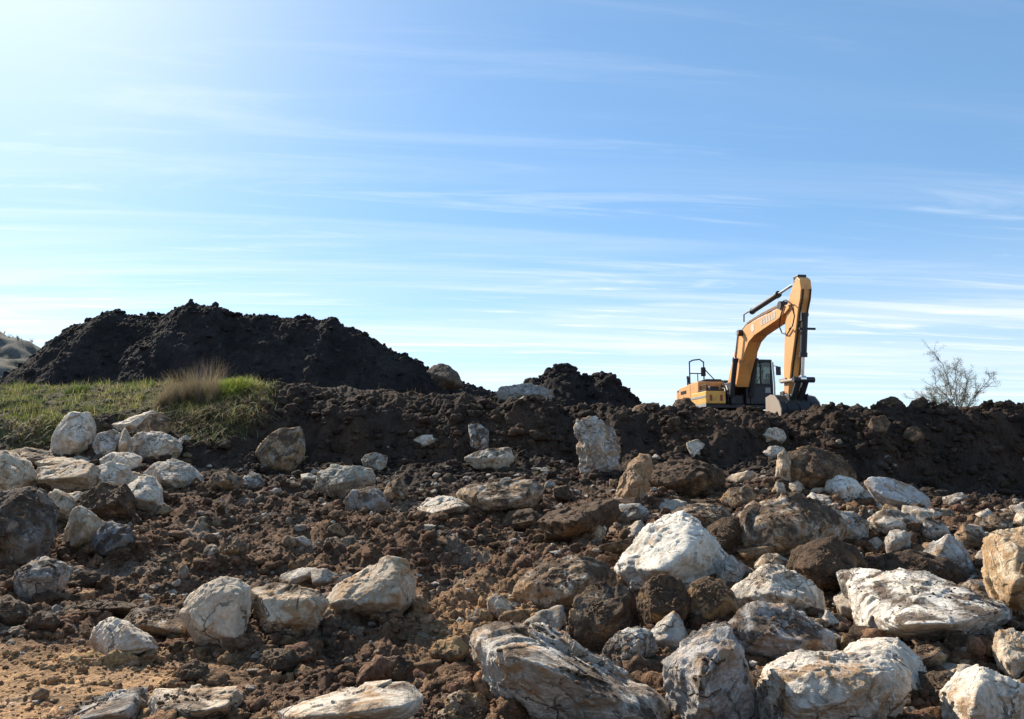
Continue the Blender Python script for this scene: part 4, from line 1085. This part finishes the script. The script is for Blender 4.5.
m.build('grab_rail', paint_material('light_rail', (.62, .6, .56), .4, .15), cab)
m = MB(); m.tube([(X1 - .05, Y1_ + .02, Z1 - .25), (X1 + .05, Y1_ + .22, Z1 - .3), (X1 + .05, Y1_ + .22, Z1 - .62)], .018, 8); m.box(X1 + .02, X1 + .09, Y1_ + .12, Y1_ + .33, Z1 - .66, Z1 - .3, .035)
m.build('mirror', DARK, cab)
m = MB(); m.box(X1 + .003, X1 + .02, Y0_ + .62, Y0_ + .86, Z0 + .45, Z0 + .68, .02); m.build('lamp', GREYP, cab)
m = MB(); m.tube([(X1 - .045, Y0_ + .3, Z0 + .9), (X1 - .05, Y0_ + .62, Z0 + 1.4)], .012, 6); m.build('wiper', RUBB, cab)

# boom
yb = .27
top = [(727, 386), (729.5, 373), (734, 354), (738, 339), (741.5, 331), (746, 325.5), (756, 319.5), (765, 315), (775, 310), (783, 305.5), (788, 304.5)]
bot = [(789, 308), (785, 313), (776, 320.5), (764, 328.5), (754, 335.5), (748.5, 342), (745, 351), (741.5, 362), (738.5, 374), (736, 387)]
outl = [loc(a, b, -yb) for a, b in top + bot]
m = MB(); m.prism(outl, -yb, yb, .02, seg=2); boom = m.build('boom', YEL, exc)
kx, kz = loc(742, 333, -yb); tx, tz = loc(787.5, 305.5, 0); fx, fz = loc(731, 384, 0)
for x_, z_, e_, r_ in ((kx, kz, .16, .13), (tx, tz, .05, .15), (fx, fz, .06, .15)):
    m = MB(); m.tube([(x_, -yb - e_, z_), (x_, yb + e_, z_)], r_, 16); m.build('pivot_pin', DARK, boom)
# faint worn grey decals along the boom side: a round badge and a band
def band(a, b, wd):
    (x0, z0), (x1, z1) = loc(*a, -yb), loc(*b, -yb); L = math.hypot(x1 - x0, z1 - z0); nx_, nz_ = -(z1 - z0) / L * wd / 2, (x1 - x0) / L * wd / 2
    return [(x0 - nx_, z0 - nz_), (x1 - nx_, z1 - nz_), (x1 + nx_, z1 + nz_), (x0 + nx_, z0 + nz_)]
m = MB()
a, b = (760.5, 323), (776, 314.5)
for k in range(6):
    f0, f1 = k / 6 + .01, (k + 1) / 6 - .03
    m.prism(band((a[0] + (b[0] - a[0]) * f0, a[1] + (b[1] - a[1]) * f0), (a[0] + (b[0] - a[0]) * f1, a[1] + (b[1] - a[1]) * f1), .24), -yb - .008, -yb - .003, 0)
m.build('decal', paint_material('faded_decal', (.50, .42, .34), .5, .5), boom)
cx0, cz0 = loc(752.5, 328, -yb)
m = MB(); m.prism([(cx0 + .16 * cos(t), cz0 + .16 * sin(t)) for t in np.linspace(0, 2 * pi, 20)[:-1]], -yb - .008, -yb - .003, 0); m.build('badge', paint_material('pale_badge', (.66, .58, .46), .5, .3), boom)
# pipes along the boom back
m = MB()
for off, yy in ((.08, -.20), (.18, -.10), (.26, .02), (.12, .12)):
    m.tube([(lambda q_: (q_[0] - .02, yy, q_[1] + off))(loc(a, b, -yb)) for a, b in top[1:-2]], .032, 7)
for a, b in (top[2], top[3], top[5], top[7], top[8]):
    x_, z_ = loc(a, b, -yb); m.box(x_ - .05, x_ + .05, -.22, .12, z_ - .02, z_ + .14, .01)
m.tube([P3(744, 322), P3(744, 314.5), P3(748, 312), P3(754, 309.5)], .03, 8)
m.build('hydraulic_pipe', paint_material('shaded_yellow_pipe', (.20, .11, .055), .5, .5), boom)  # yellow painted pipes; their shade is put into the colour as brown

def cylinder(name, a, b, frac, r, rr, parent):
    a = np.array(a); b = np.array(b); c = a + (b - a) * frac; e = (b - a) / np.linalg.norm(b - a)
    m = MB(); m.tube([a, c], r, 14); m.tube([c - e * .14, c + e * .02], r * 1.22, 14); m.tube([a - e * .02, a + e * .1], r * 1.15, 14)
    cy = m.build(name, DARK, parent)
    m = MB(); m.tube([c, b], rr, 12); m.tube([b - np.array([0, r * .9, 0]), b + np.array([0, r * .9, 0])], r * .95, 12)
    m.build('rod', STEEL, cy)
    return cy
for s in (-1, 1):
    cylinder('boom_cylinder', (*(lambda q_: (q_[0], s * .42, q_[1]))(loc(731.5, 396, -.42)),), (kx, s * .42, kz), .60, .10, .05, exc)
cylinder('arm_cylinder', P3(752, 311.5, 0), P3(795, 283.3, 0), .64, .105, .05, exc)

# arm
ya = .20
ao = [(797, 277), (799.6, 279.5), (800.8, 289), (800, 299), (797.8, 310), (796.2, 325), (793.8, 345), (791, 365), (789, 385), (788.3, 394), (784, 394), (783.8, 372), (784.3, 345), (785, 325), (786, 311), (788.5, 299), (791.5, 290), (794, 283), (795.2, 279)]
m = MB(); m.prism([loc(a, b, -ya) for a, b in ao], -ya, ya, .02); arm = m.build('arm', YEL, exc)
m = MB(); x_, z_ = loc(789, 380, 0); m.box(x_ - .28, x_ + .22, -ya - .05, -ya - .005, z_ - .07, z_ + .07, .02); m.build('collar', GREYP, arm)
m = MB(); x_, z_ = loc(799.5, 278.5, 0); m.box(x_ - .16, x_ + .2, -.16, .16, z_ - .02, z_ + .10, .03); m.build('bracket', DARK, arm)
m = MB(); x2, z2 = loc(788, 306, 0); m.tube([(x2, -ya - .06, z2), (x2, ya + .06, z2)], .14, 14); m.build('pivot_pin', DARK, arm)
for dy in (-.05, .06):
    m = MB(); m.tube([P3(783, 301, -.3 + dy), P3(786, 300, -.32 + dy), P3(791, 304, -.3 + dy), P3(794.5, 316, -.26 + dy), P3(792.5, 326, -.25 + dy), P3(789, 329, -.25 + dy)], .022, 7); m.build('hose', RUBB, arm)
m = MB(); m.tube([P3(784, 305, -.3), P3(780, 318, -.3), P3(779.5, 327, -.3), P3(782, 333, -.28), P3(787, 334.5, -.25), P3(791, 328, -.25)], .024, 7); m.build('hose', RUBB, arm)
for yy, o_ in ((-.13, .04), (.13, .05)):
    m = MB(); m.tube([(lambda q_: (q_[0] + o_, yy, q_[1]))(loc(a, b, -ya)) for a, b in ((800.8, 289), (800, 299), (797.8, 310), (796.2, 325), (793.8, 345), (791, 365), (789.4, 380))], .028, 7); m.build('hose', RUBB, arm)
# bucket cylinder and links, on the front of the arm
bx, bz = loc(803, 314, 0)
cylinder('bucket_cylinder', (bx + .12, 0, bz), (lambda q_: (q_[0] + .10, 0, q_[1]))(loc(801, 379, 0)), .66, .115, .055, exc)
m = MB(); x_, z_ = loc(803, 317, 0); m.box(x_ - .2, x_ + .18, -.14, -.125, z_ - .15, z_ + .15, .004); m.tube([(x_ + .08, -.2, z_ - .42), (x_ + .08, .38, z_ - .42)], .04, 8); m.build('cylinder_bracket', DARK, arm)
ex_, ez_ = loc(801, 380, 0); bxk, bzk = loc(797, 398, 0); axk, azk = loc(788, 382, 0)
m = MB()
m.tube([(ex_ + .1, -.34, ez_), (ex_ + .1, .42, ez_)], .10, 14)
for yy in (-.13, .13):
    m.tube([(ex_ + .1, yy, ez_), (bxk, yy, bzk)], .115, 10)
bl = m.build('bucket_link', DARK, exc)
for yy in (-.25, .25):
    m = MB(); m.tube([(ex_ + .1, yy, ez_), (axk, yy, azk)], .06, 10); m.build('link_bar', RUST, bl)
# bucket: curled shell with side cheeks and teeth, its back to the viewer
ch = [(774.5, 396.5), (770.5, 400), (768, 407), (767.5, 413), (773, 417), (780.5, 419), (782.2, 412), (780, 404.5), (777.5, 399)]
bw = .71
chl = [loc(a, b, -bw) for a, b in ch]
cxm = sum(p[0] for p in chl) / len(chl); czm = sum(p[1] for p in chl) / len(chl)
# own side profile about the hinge: mouth towards the machine, rounded back towards the viewer
hx, hz = loc(790, 397.5, 0)
prof = [(-.38, .02), (.05, .10), (.40, .02), (.70, -.22), (.86, -.52), (.82, -.80), (.55, -.98), (.10, -1.05), (-.42, -1.00)]
prof = [(hx + x_ * .95, hz + z_ * .90) for x_, z_ in prof]
m = MB()
th_ = .04
for a, b in zip(prof[:-1], prof[1:]):
    L = math.dist(a, b); nx_, nz_ = (b[1] - a[1]) / L * th_, -(b[0] - a[0]) / L * th_
    m.prism([a, b, (b[0] + nx_, b[1] + nz_), (a[0] + nx_, a[1] + nz_)], -bw, bw, .004)
m.box(hx - .16, hx + .12, -.30, -.24, hz - .02, hz + .22, .02); m.box(hx - .16, hx + .12, .24, .30, hz - .02, hz + .22, .02)
m.box(bxk - .14, bxk + .14, -.36, -.30, bzk - .12, bzk + .14, .02); m.box(bxk - .14, bxk + .14, .30, .36, bzk - .12, bzk + .14, .02)
for yy in (-.45, 0, .45):
    m.prism([(hx + .72 * .95 + .03, hz - .22 * .9), (hx + .86 * .95 + .05, hz - .52 * .9), (hx + .82 * .95 + .05, hz - .80 * .9), (hx + .78 * .95, hz - .8 * .9), (hx + .8 * .95, hz - .52 * .9), (hx + .68 * .95, hz - .22 * .9)], yy - .05, yy + .05, .005)
buc = m.build('bucket', BUCK, exc)
for s in (-1, 1):
    m = MB(); m.prism(prof, s * bw, s * (bw + .035), .006); m.build('side_plate', RUST, buc)
for yy in np.linspace(-.6, .6, 5):
    m = MB(); x_, z_ = prof[-1]; m.prism([(x_ + .1, z_ - .03), (x_ - .26, z_ + .02), (x_ - .26, z_ + .05), (x_ + .1, z_ + .08)], yy - .06, yy + .06, .01); m.build('tooth', RUST, buc)

# ------------------------------------------------------------------ plants
def blades(name, spots_, hfun, cfun, wid, bend, mat=GRASS, parent=None, lean=None, seg=3):
    V = []; Fc = []; C = []; n0 = 0
    for (x, y, z) in spots_:
        h = hfun(x, y); c = np.array(cfun(x, y)) ; a = random.uniform(0, 2 * pi); ln = bend * random.uniform(.3, 1.3) * h
        d = np.array([cos(a), sin(a), 0.0])
        if lean is not None: d = d + np.array(lean); 
        sd = np.array([-sin(a), cos(a), 0]) * wid * random.uniform(.6, 1.3)
        p = np.array([x, y, z - .03])
        for k in range(seg + 1):
            t = k / seg; q_ = p + d * ln * t * t + np.array([0, 0, h * (t - .30 * bend * t * t)])
            w_ = (1 - t) ** .7
            if k < seg: V += [q_ - sd * w_, q_ + sd * w_]; C += [c, c]
            else: V += [q_]; C += [c * 1.1]
        for k in range(seg - 1):
            b = n0 + 2 * k; Fc += [[b, b + 1, b + 3], [b, b + 3, b + 2]]
        b = n0 + 2 * (seg - 1); Fc += [[b, b + 1, b + 2]]
        n0 += 2 * seg + 1
    return mesh_np(name, np.array(V), np.array(Fc), mat, True, parent, np.array(C))

GREEN = [(.10, .15, .03), (.14, .18, .04), (.07, .10, .022), (.20, .20, .055)]
STRAW = [(.30, .25, .11), (.24, .20, .09), (.34, .29, .15), (.20, .16, .08)]
def gcol(mixf):
    def f(x, y):
        n = float(vnoise2(np.array([x * .7]), np.array([y * .7]), 71)[0])
        c = random.choice(STRAW) if random.random() < mixf - n * .5 else random.choice(GREEN)
        k = random.uniform(.7, 1.25); return [q_ * k for q_ in c]
    return f
gr = np.random.default_rng(19)
u = gr.uniform(-.80, -.30, 90000); y = gr.uniform(20.8, 32.5, 90000); x = u * y
dn = fbm2(x * .6, y * .6, 3, 73); edge = 23.0 + 2.2 * fbm2(x * .6, x * 0 + 1, 3, 74) - 1.8 * sstep(-.46, -.6, u)
rr_ = gr.uniform(0, 1, 90000)
ok = ((y >= edge) | (rr_ > .90)) & ((u < -.345) | (gr.uniform(0, 1, 90000) > .6)) & ((dn > .0) | (gr.uniform(0, 1, 90000) > .78))
x, y = x[ok][:27000], y[ok][:27000]
sp = list(zip(x.tolist(), y.tolist(), [0] * len(x)))
gz = ground_z([a[0] for a in sp], [a[1] for a in sp]); sp = [(a[0], a[1], float(z)) for a, z in zip(sp, gz)]
tag(blades('grass', sp, lambda x, y: random.uniform(.07, .26) * (1 + 1.9 * max(0, float(vnoise2(np.array([x * 1.3]), np.array([y * 1.3]), 75)[0]))), gcol(.28), .009, .7), kind='stuff')
# dead grass hanging over the broken edge of the bank
sp = []
for px, py, n, sprd in ((205,418,420,16),(225,405,420,18),(240,398,380,16),(250,415,300,14),(190,430,320,14),(215,432,300,16),(255,395,300,10),(180,408,260,18),(265,388,150,8),(120,402,180,26),(40,425,220,30),(165,402,160,14)):
    for k in range(n):
        a, b = random.gauss(px, sprd * .6), random.gauss(py, 6); Y = hit(a, b); x = ray(a, b)[0] * Y
        sp.append((x, Y - .05, float(ground_z(x, Y)[0])))
tag(blades('dead_grass', sp, lambda x, y: random.uniform(.2, .5), lambda x, y: [q_ * random.uniform(.55, 1.1) for q_ in random.choice(STRAW + [(.16, .17, .06)])], .010, 1.5, lean=(0, -.5, -.55)), kind='stuff')

def clump(name, label, cat, px, py, hh, rad, n, cols, wid, bend, mat, lean=None, hmin=.5, seg=4, group=None, Y=None):
    Y = Y or hit(px, py); x0 = ray(px, py)[0] * Y; z0 = float(ground_z(x0, Y)[0])
    s = []
    for k in range(n):
        r_ = rad * sqrt(random.random()) ; a = random.uniform(0, 2 * pi); x = r_ * cos(a); y = r_ * sin(a)
        s.append((x, y, float(ground_z(x0 + x, Y + y)[0]) - z0))
    o = blades(name, s, lambda x, y: hh * random.uniform(hmin, 1) * (1 - .35 * (x * x + y * y) / (rad * rad)), lambda x, y: [q_ * random.uniform(.7, 1.2) for q_ in random.choice(cols)], wid, bend, mat, lean=lean, seg=seg)
    o.location = (x0, Y, z0)
    return tag(o, label, cat, group)
def dry_bush():
    Y = hit(184, 402); x0 = ray(184, 402)[0] * Y; z0 = float(ground_z(x0, Y)[0])
    rs = random.Random(3); V = []; Fc = []; C = []; n0 = 0
    hubs = [(rs.gauss(0, .48), rs.gauss(0, .35), rs.uniform(.35, 1.12), rs.gauss(0, .36), rs.gauss(0, .25)) for k in range(13)]
    for k in range(2900):
        hx_, hy_, hh, lx, ly = rs.choice(hubs)
        a = rs.uniform(0, 2 * pi); sp_ = rs.uniform(0, 1) ** .8
        p = np.array([hx_ + rs.gauss(0, .07), hy_ + rs.gauss(0, .07), float(0)]); p[2] = float(base_z(x0 + p[0], Y + p[1])) - z0 - .05 + .02
        L = hh * rs.uniform(.35, 1.25); d = np.array([cos(a) * sp_ * .55 + lx, sin(a) * sp_ * .55 + ly, 1.0]); d /= np.linalg.norm(d)
        c = np.array(rs.choice([(.32, .235, .155), (.27, .20, .13), (.21, .17, .10), (.15, .15, .065), (.36, .28, .195)])) * rs.uniform(.55, 1.15)
        sd = np.array([-sin(a), cos(a), 0]) * rs.uniform(.003, .006)
        cur = p.copy(); seg = 4
        for q_ in range(seg + 1):
            w_ = 1 - q_ / (seg + .5); V += [cur - sd * w_, cur + sd * w_]; C += [c * (.75 + .08 * q_)] * 2
            d = d + np.array([rs.gauss(0, .14), rs.gauss(0, .14), -.05 * q_]); d /= np.linalg.norm(d); cur = cur + d * L / seg
        for q_ in range(seg):
            b_ = n0 + 2 * q_; Fc += [[b_, b_ + 1, b_ + 3, b_ + 2]]
        n0 += 2 * (seg + 1)
    o = mesh_np('dry_bush', np.array(V), np.array(Fc), TWIG, True, None, np.array(C)); o.location = (x0, Y, z0)
    tag(o, 'feathery tan dry bush on the grassy bank before the high soil heap', 'bush')
dry_bush()
clump('weed_clump', 'bright green weed clump right of the dry bush on the bank', 'weed', 232, 391, .62, .62, 1500, [(.20, .25, .045), (.27, .30, .07), (.14, .18, .035)], .013, .8, GRASS)
clump('weed_clump', 'yellow green grass tuft at the right tip of the grassy bank', 'weed', 255, 392, .40, .40, 700, [(.28, .30, .07), (.22, .24, .06), (.30, .26, .10)], .010, .9, GRASS)
clump('weed_clump', 'dark green weeds between dry bush and bright weed clump', 'weed', 210, 396, .55, .40, 700, [(.07, .11, .03), (.10, .13, .04)], .012, .8, GRASS)
clump('weed_clump', 'small dark leafy weed clump far left on the grassy bank', 'weed', 78, 392, .42, .38, 520, [(.07, .11, .03), (.10, .15, .03)], .013, .9, GRASS)
clump('dead_stalks', 'thin bare dark stalks standing behind the dry bush', 'weed', 208, 384, 1.35, .65, 150, [(.09, .075, .07), (.12, .10, .09)], .006, .28, TWIG, hmin=.55)
for k, (px, py) in enumerate(((20, 380), (42, 379), (60, 378), (100, 378), (118, 377), (140, 377), (150, 378))):
    pass
sp = []
for k in range(210):
    px = random.uniform(-20, 160); Y = random.uniform(29.5, 32.5); x = (px - 512) / F * Y
    sp.append((x, Y, float(ground_z(x, Y)[0])))
tag(blades('dry_grass', sp, lambda x, y: random.uniform(.2, .7), lambda x, y: [q_ * random.uniform(.6, 1) for q_ in random.choice(STRAW)], .006, .3, TWIG), kind='stuff')
# little straws on the crest in the middle
sp = []
for k in range(60):
    px = random.choice([random.uniform(460, 510), random.uniform(560, 660), random.uniform(300, 430)]); Y = random.uniform(25.2, 30); x = (px - 512) / F * Y
    sp.append((x, Y, float(ground_z(x, Y)[0])))
tag(blades('straw', sp, lambda x, y: random.uniform(.12, .45), lambda x, y: [q_ * random.uniform(.5, .9) for q_ in random.choice(STRAW)], .005, .4, TWIG), kind='stuff')

# bare thorny shrub on the right crest
def shrub(px, py, Y):
    x0 = ray(px, py)[0] * Y; z0 = float(ground_z(x0, Y)[0]) - .05
    root = empty('thorn_shrub', (x0, Y, z0)); tag(root, 'bare thorny shrub with sparse leaves on the crest right of the excavator', 'shrub')
    m = MB(); V = []; Fc = []; C = []
    rs = random.Random(23)
    from mathutils import Vector
    def grow(p, d, L, r_, lvl):
        pts = [p]; rad = [r_]; n = 5
        for k in range(n):
            d = (d + Vector((rs.gauss(0, .11), rs.gauss(0, .12), rs.gauss(.03, .09)))).normalized()
            p = p + d * (L / n); pts.append(p); rad.append(max(.0035, r_ * (1 - .6 * (k + 1) / n)))
            if lvl < 3 and (lvl < 2 or rs.random() < .6):
                for c in range(rs.choice([1, 2, 2] if lvl < 1 else [0, 1, 1])):
                    a = Vector((rs.gauss(0, 1), rs.gauss(0, 1), rs.gauss(.15, .7))).normalized()
                    grow(p, (d * .75 + a * .75).normalized(), L * rs.uniform(.30, .52), r_ * .55, lvl + 1)
            if lvl >= 1:
                for c in range(5):
                    q_ = p + Vector((rs.gauss(0, .04), rs.gauss(0, .04), rs.gauss(0, .04))); s = rs.uniform(.008, .016)
                    a = Vector((rs.gauss(0, 1), rs.gauss(0, 1), rs.gauss(0, 1))).normalized(); b = a.orthogonal().normalized(); i = len(V)
                    V.extend([tuple(q_ - a * s), tuple(q_ + b * s * .6), tuple(q_ + a * s), tuple(q_ - b * s * .6)]); Fc.append([i, i + 1, i + 2, i + 3])
                    t = rs.uniform(.7, 1.2); C.extend([[.22 * t, .21 * t, .13 * t]] * 4)
        m.tube(pts, rad, 5, cap=False)
    for dx, dz, L in ((-.50, 1, 1.85), (-.28, 1, 1.35), (.1, 1, 1.25), (.45, .9, 1.3), (.75, .72, 1.45), (-.8, .6, 1.0), (.7, .5, .8), (-.45, .9, 1.4), (.3, .95, 1.15), (-.9, .75, 1.05)):
        grow(Vector((rs.gauss(0, .06), rs.gauss(0, .06), 0)), Vector((dx, rs.gauss(0, .4), dz)).normalized(), L, .017, 0)
    m.build('branches', paint_material('bark', (.17, .15, .12), .8, .2), root)
    mesh_np('leaves', np.array(V), np.array(Fc), TWIG, False, root, np.array(C))
shrub(957, 406, 26.2)

# ------------------------------------------------------------------ light, sky, camera
w = bpy.data.worlds.new('World'); SC.world = w; w.use_nodes = True
nt = w.node_tree; nt.nodes.clear(); q = NT(nt)
out = q.n('ShaderNodeOutputWorld'); bg = q.n('ShaderNodeBackground')
sky = q.n('ShaderNodeTexSky', sky_type='NISHITA', sun_disc=False)
sky.sun_elevation = SUN_EL; sky.sun_rotation = SUN_AZ
sky.altitude = 100; sky.air_density = 1.0; sky.dust_density = 0.2; sky.ozone_density = 1.3
tc = q.n('ShaderNodeTexCoord'); D = tc.outputs['Generated']
sx = q.n('ShaderNodeSeparateXYZ'); q.L(D, sx.inputs[0])
dz = q.math('ADD', q.math('MAXIMUM', sx.outputs[2], 0.0), .035)
cx = q.math('DIVIDE', sx.outputs[0], dz); cy = q.math('DIVIDE', sx.outputs[1], dz)
# wind-drawn cirrus high above: long streaks, nearly square to the view
def cloud(sx_, sy_, rot, seed, detail, lo, hi, rough=.6, dist=.6):
    cb = q.n('ShaderNodeCombineXYZ')
    ca, sa = cos(R(rot)), sin(R(rot))
    a = q.math('ADD', q.math('MULTIPLY', cx, ca * sx_), q.math('MULTIPLY', cy, sa * sx_))
    b = q.math('ADD', q.math('MULTIPLY', cx, -sa * sy_), q.math('MULTIPLY', cy, ca * sy_))
    q.L(a, cb.inputs[0]); q.L(b, cb.inputs[1]); cb.inputs[2].default_value = seed
    return q.mr(q.noise(cb.outputs[0], 1.0, detail, rough, dist), lo, hi)
c1 = cloud(.16, 1.25, 5, 3.1, 9, .47, .72, .62, 1.0)
c2 = cloud(.05, .42, -4, 8.4, 7, .44, .66, .58, .8)
c3 = cloud(.55, 3.6, 8, 1.7, 8, .50, .76, .62, 1.4)
patch = cloud(.22, .30, 0, 5.5, 3, .40, .62)
low = q.mr(sx.outputs[2], .40, .10, 0, 1)
m = q.math('ADD', q.math('MULTIPLY', c1, .45), q.math('MULTIPLY', c2, .45))
m = q.math('ADD', m, q.math('MULTIPLY', q.math('MULTIPLY', c3, patch), .9))
m = q.math('MULTIPLY', m, q.math('ADD', .17, q.math('MULTIPLY', low, .85)))
m = q.math('ADD', m, q.mr(sx.outputs[2], .30, .03, 0, .42), clamp=True)
# thin high veil, brightest round the sun
sd = (sin(SUN_AZ) * cos(SUN_EL), cos(SUN_AZ) * cos(SUN_EL), sin(SUN_EL))
dt = q.n('ShaderNodeVectorMath', operation='DOT_PRODUCT'); q.L(D, dt.inputs[0]); dt.inputs[1].default_value = sd
g = q.math('POWER', q.math('MAXIMUM', dt.outputs['Value'], 0.0), 17.0)
cl = q.mix(g, (7.7, 8.2, 8.7), (10.5, 10.6, 10.5))
tint = q.mix(1.0, sky.outputs[0], (.86, 1.07, 1.22), 'MULTIPLY')
tint = q.mix(.30, tint, (2.25, 4.2, 6.6))
m = q.math('ADD', m, q.math('MULTIPLY', g, .48), clamp=True)
col = q.mix(q.math('MULTIPLY', m, .95), tint, cl)
q.L(col, bg.inputs[0]); bg.inputs[1].default_value = .073
q.L(bg.outputs[0], out.inputs[0])

sl = bpy.data.lights.new('sun', 'SUN'); sl.energy = 5.0; sl.angle = R(.53); sl.color = (1.0, .90, .76)
so = bpy.data.objects.new('sun', sl); COL.objects.link(so)
from mathutils import Vector
so.rotation_euler = Vector(sd).to_track_quat('Z', 'Y').to_euler(); so.location = (-20, 20, 30)

cam = bpy.data.cameras.new('camera'); cam.sensor_width = 36; cam.lens = 36 * F / W; cam.clip_end = 9000; cam.clip_start = .1
co = bpy.data.objects.new('camera', cam); COL.objects.link(co)
co.location = (0, 0, EYE); co.rotation_euler = (pi / 2 + PITCH, 0, 0)
SC.camera = co
SC.view_settings.view_transform = 'Standard'; SC.view_settings.look = 'None'; SC.view_settings.gamma = 1
SC.view_settings.use_curve_mapping = False; SC.view_settings.exposure = 0.92
SC.cycles.max_bounces = 6; SC.cycles.transparent_max_bounces = 12
SC.cycles.use_denoising = True
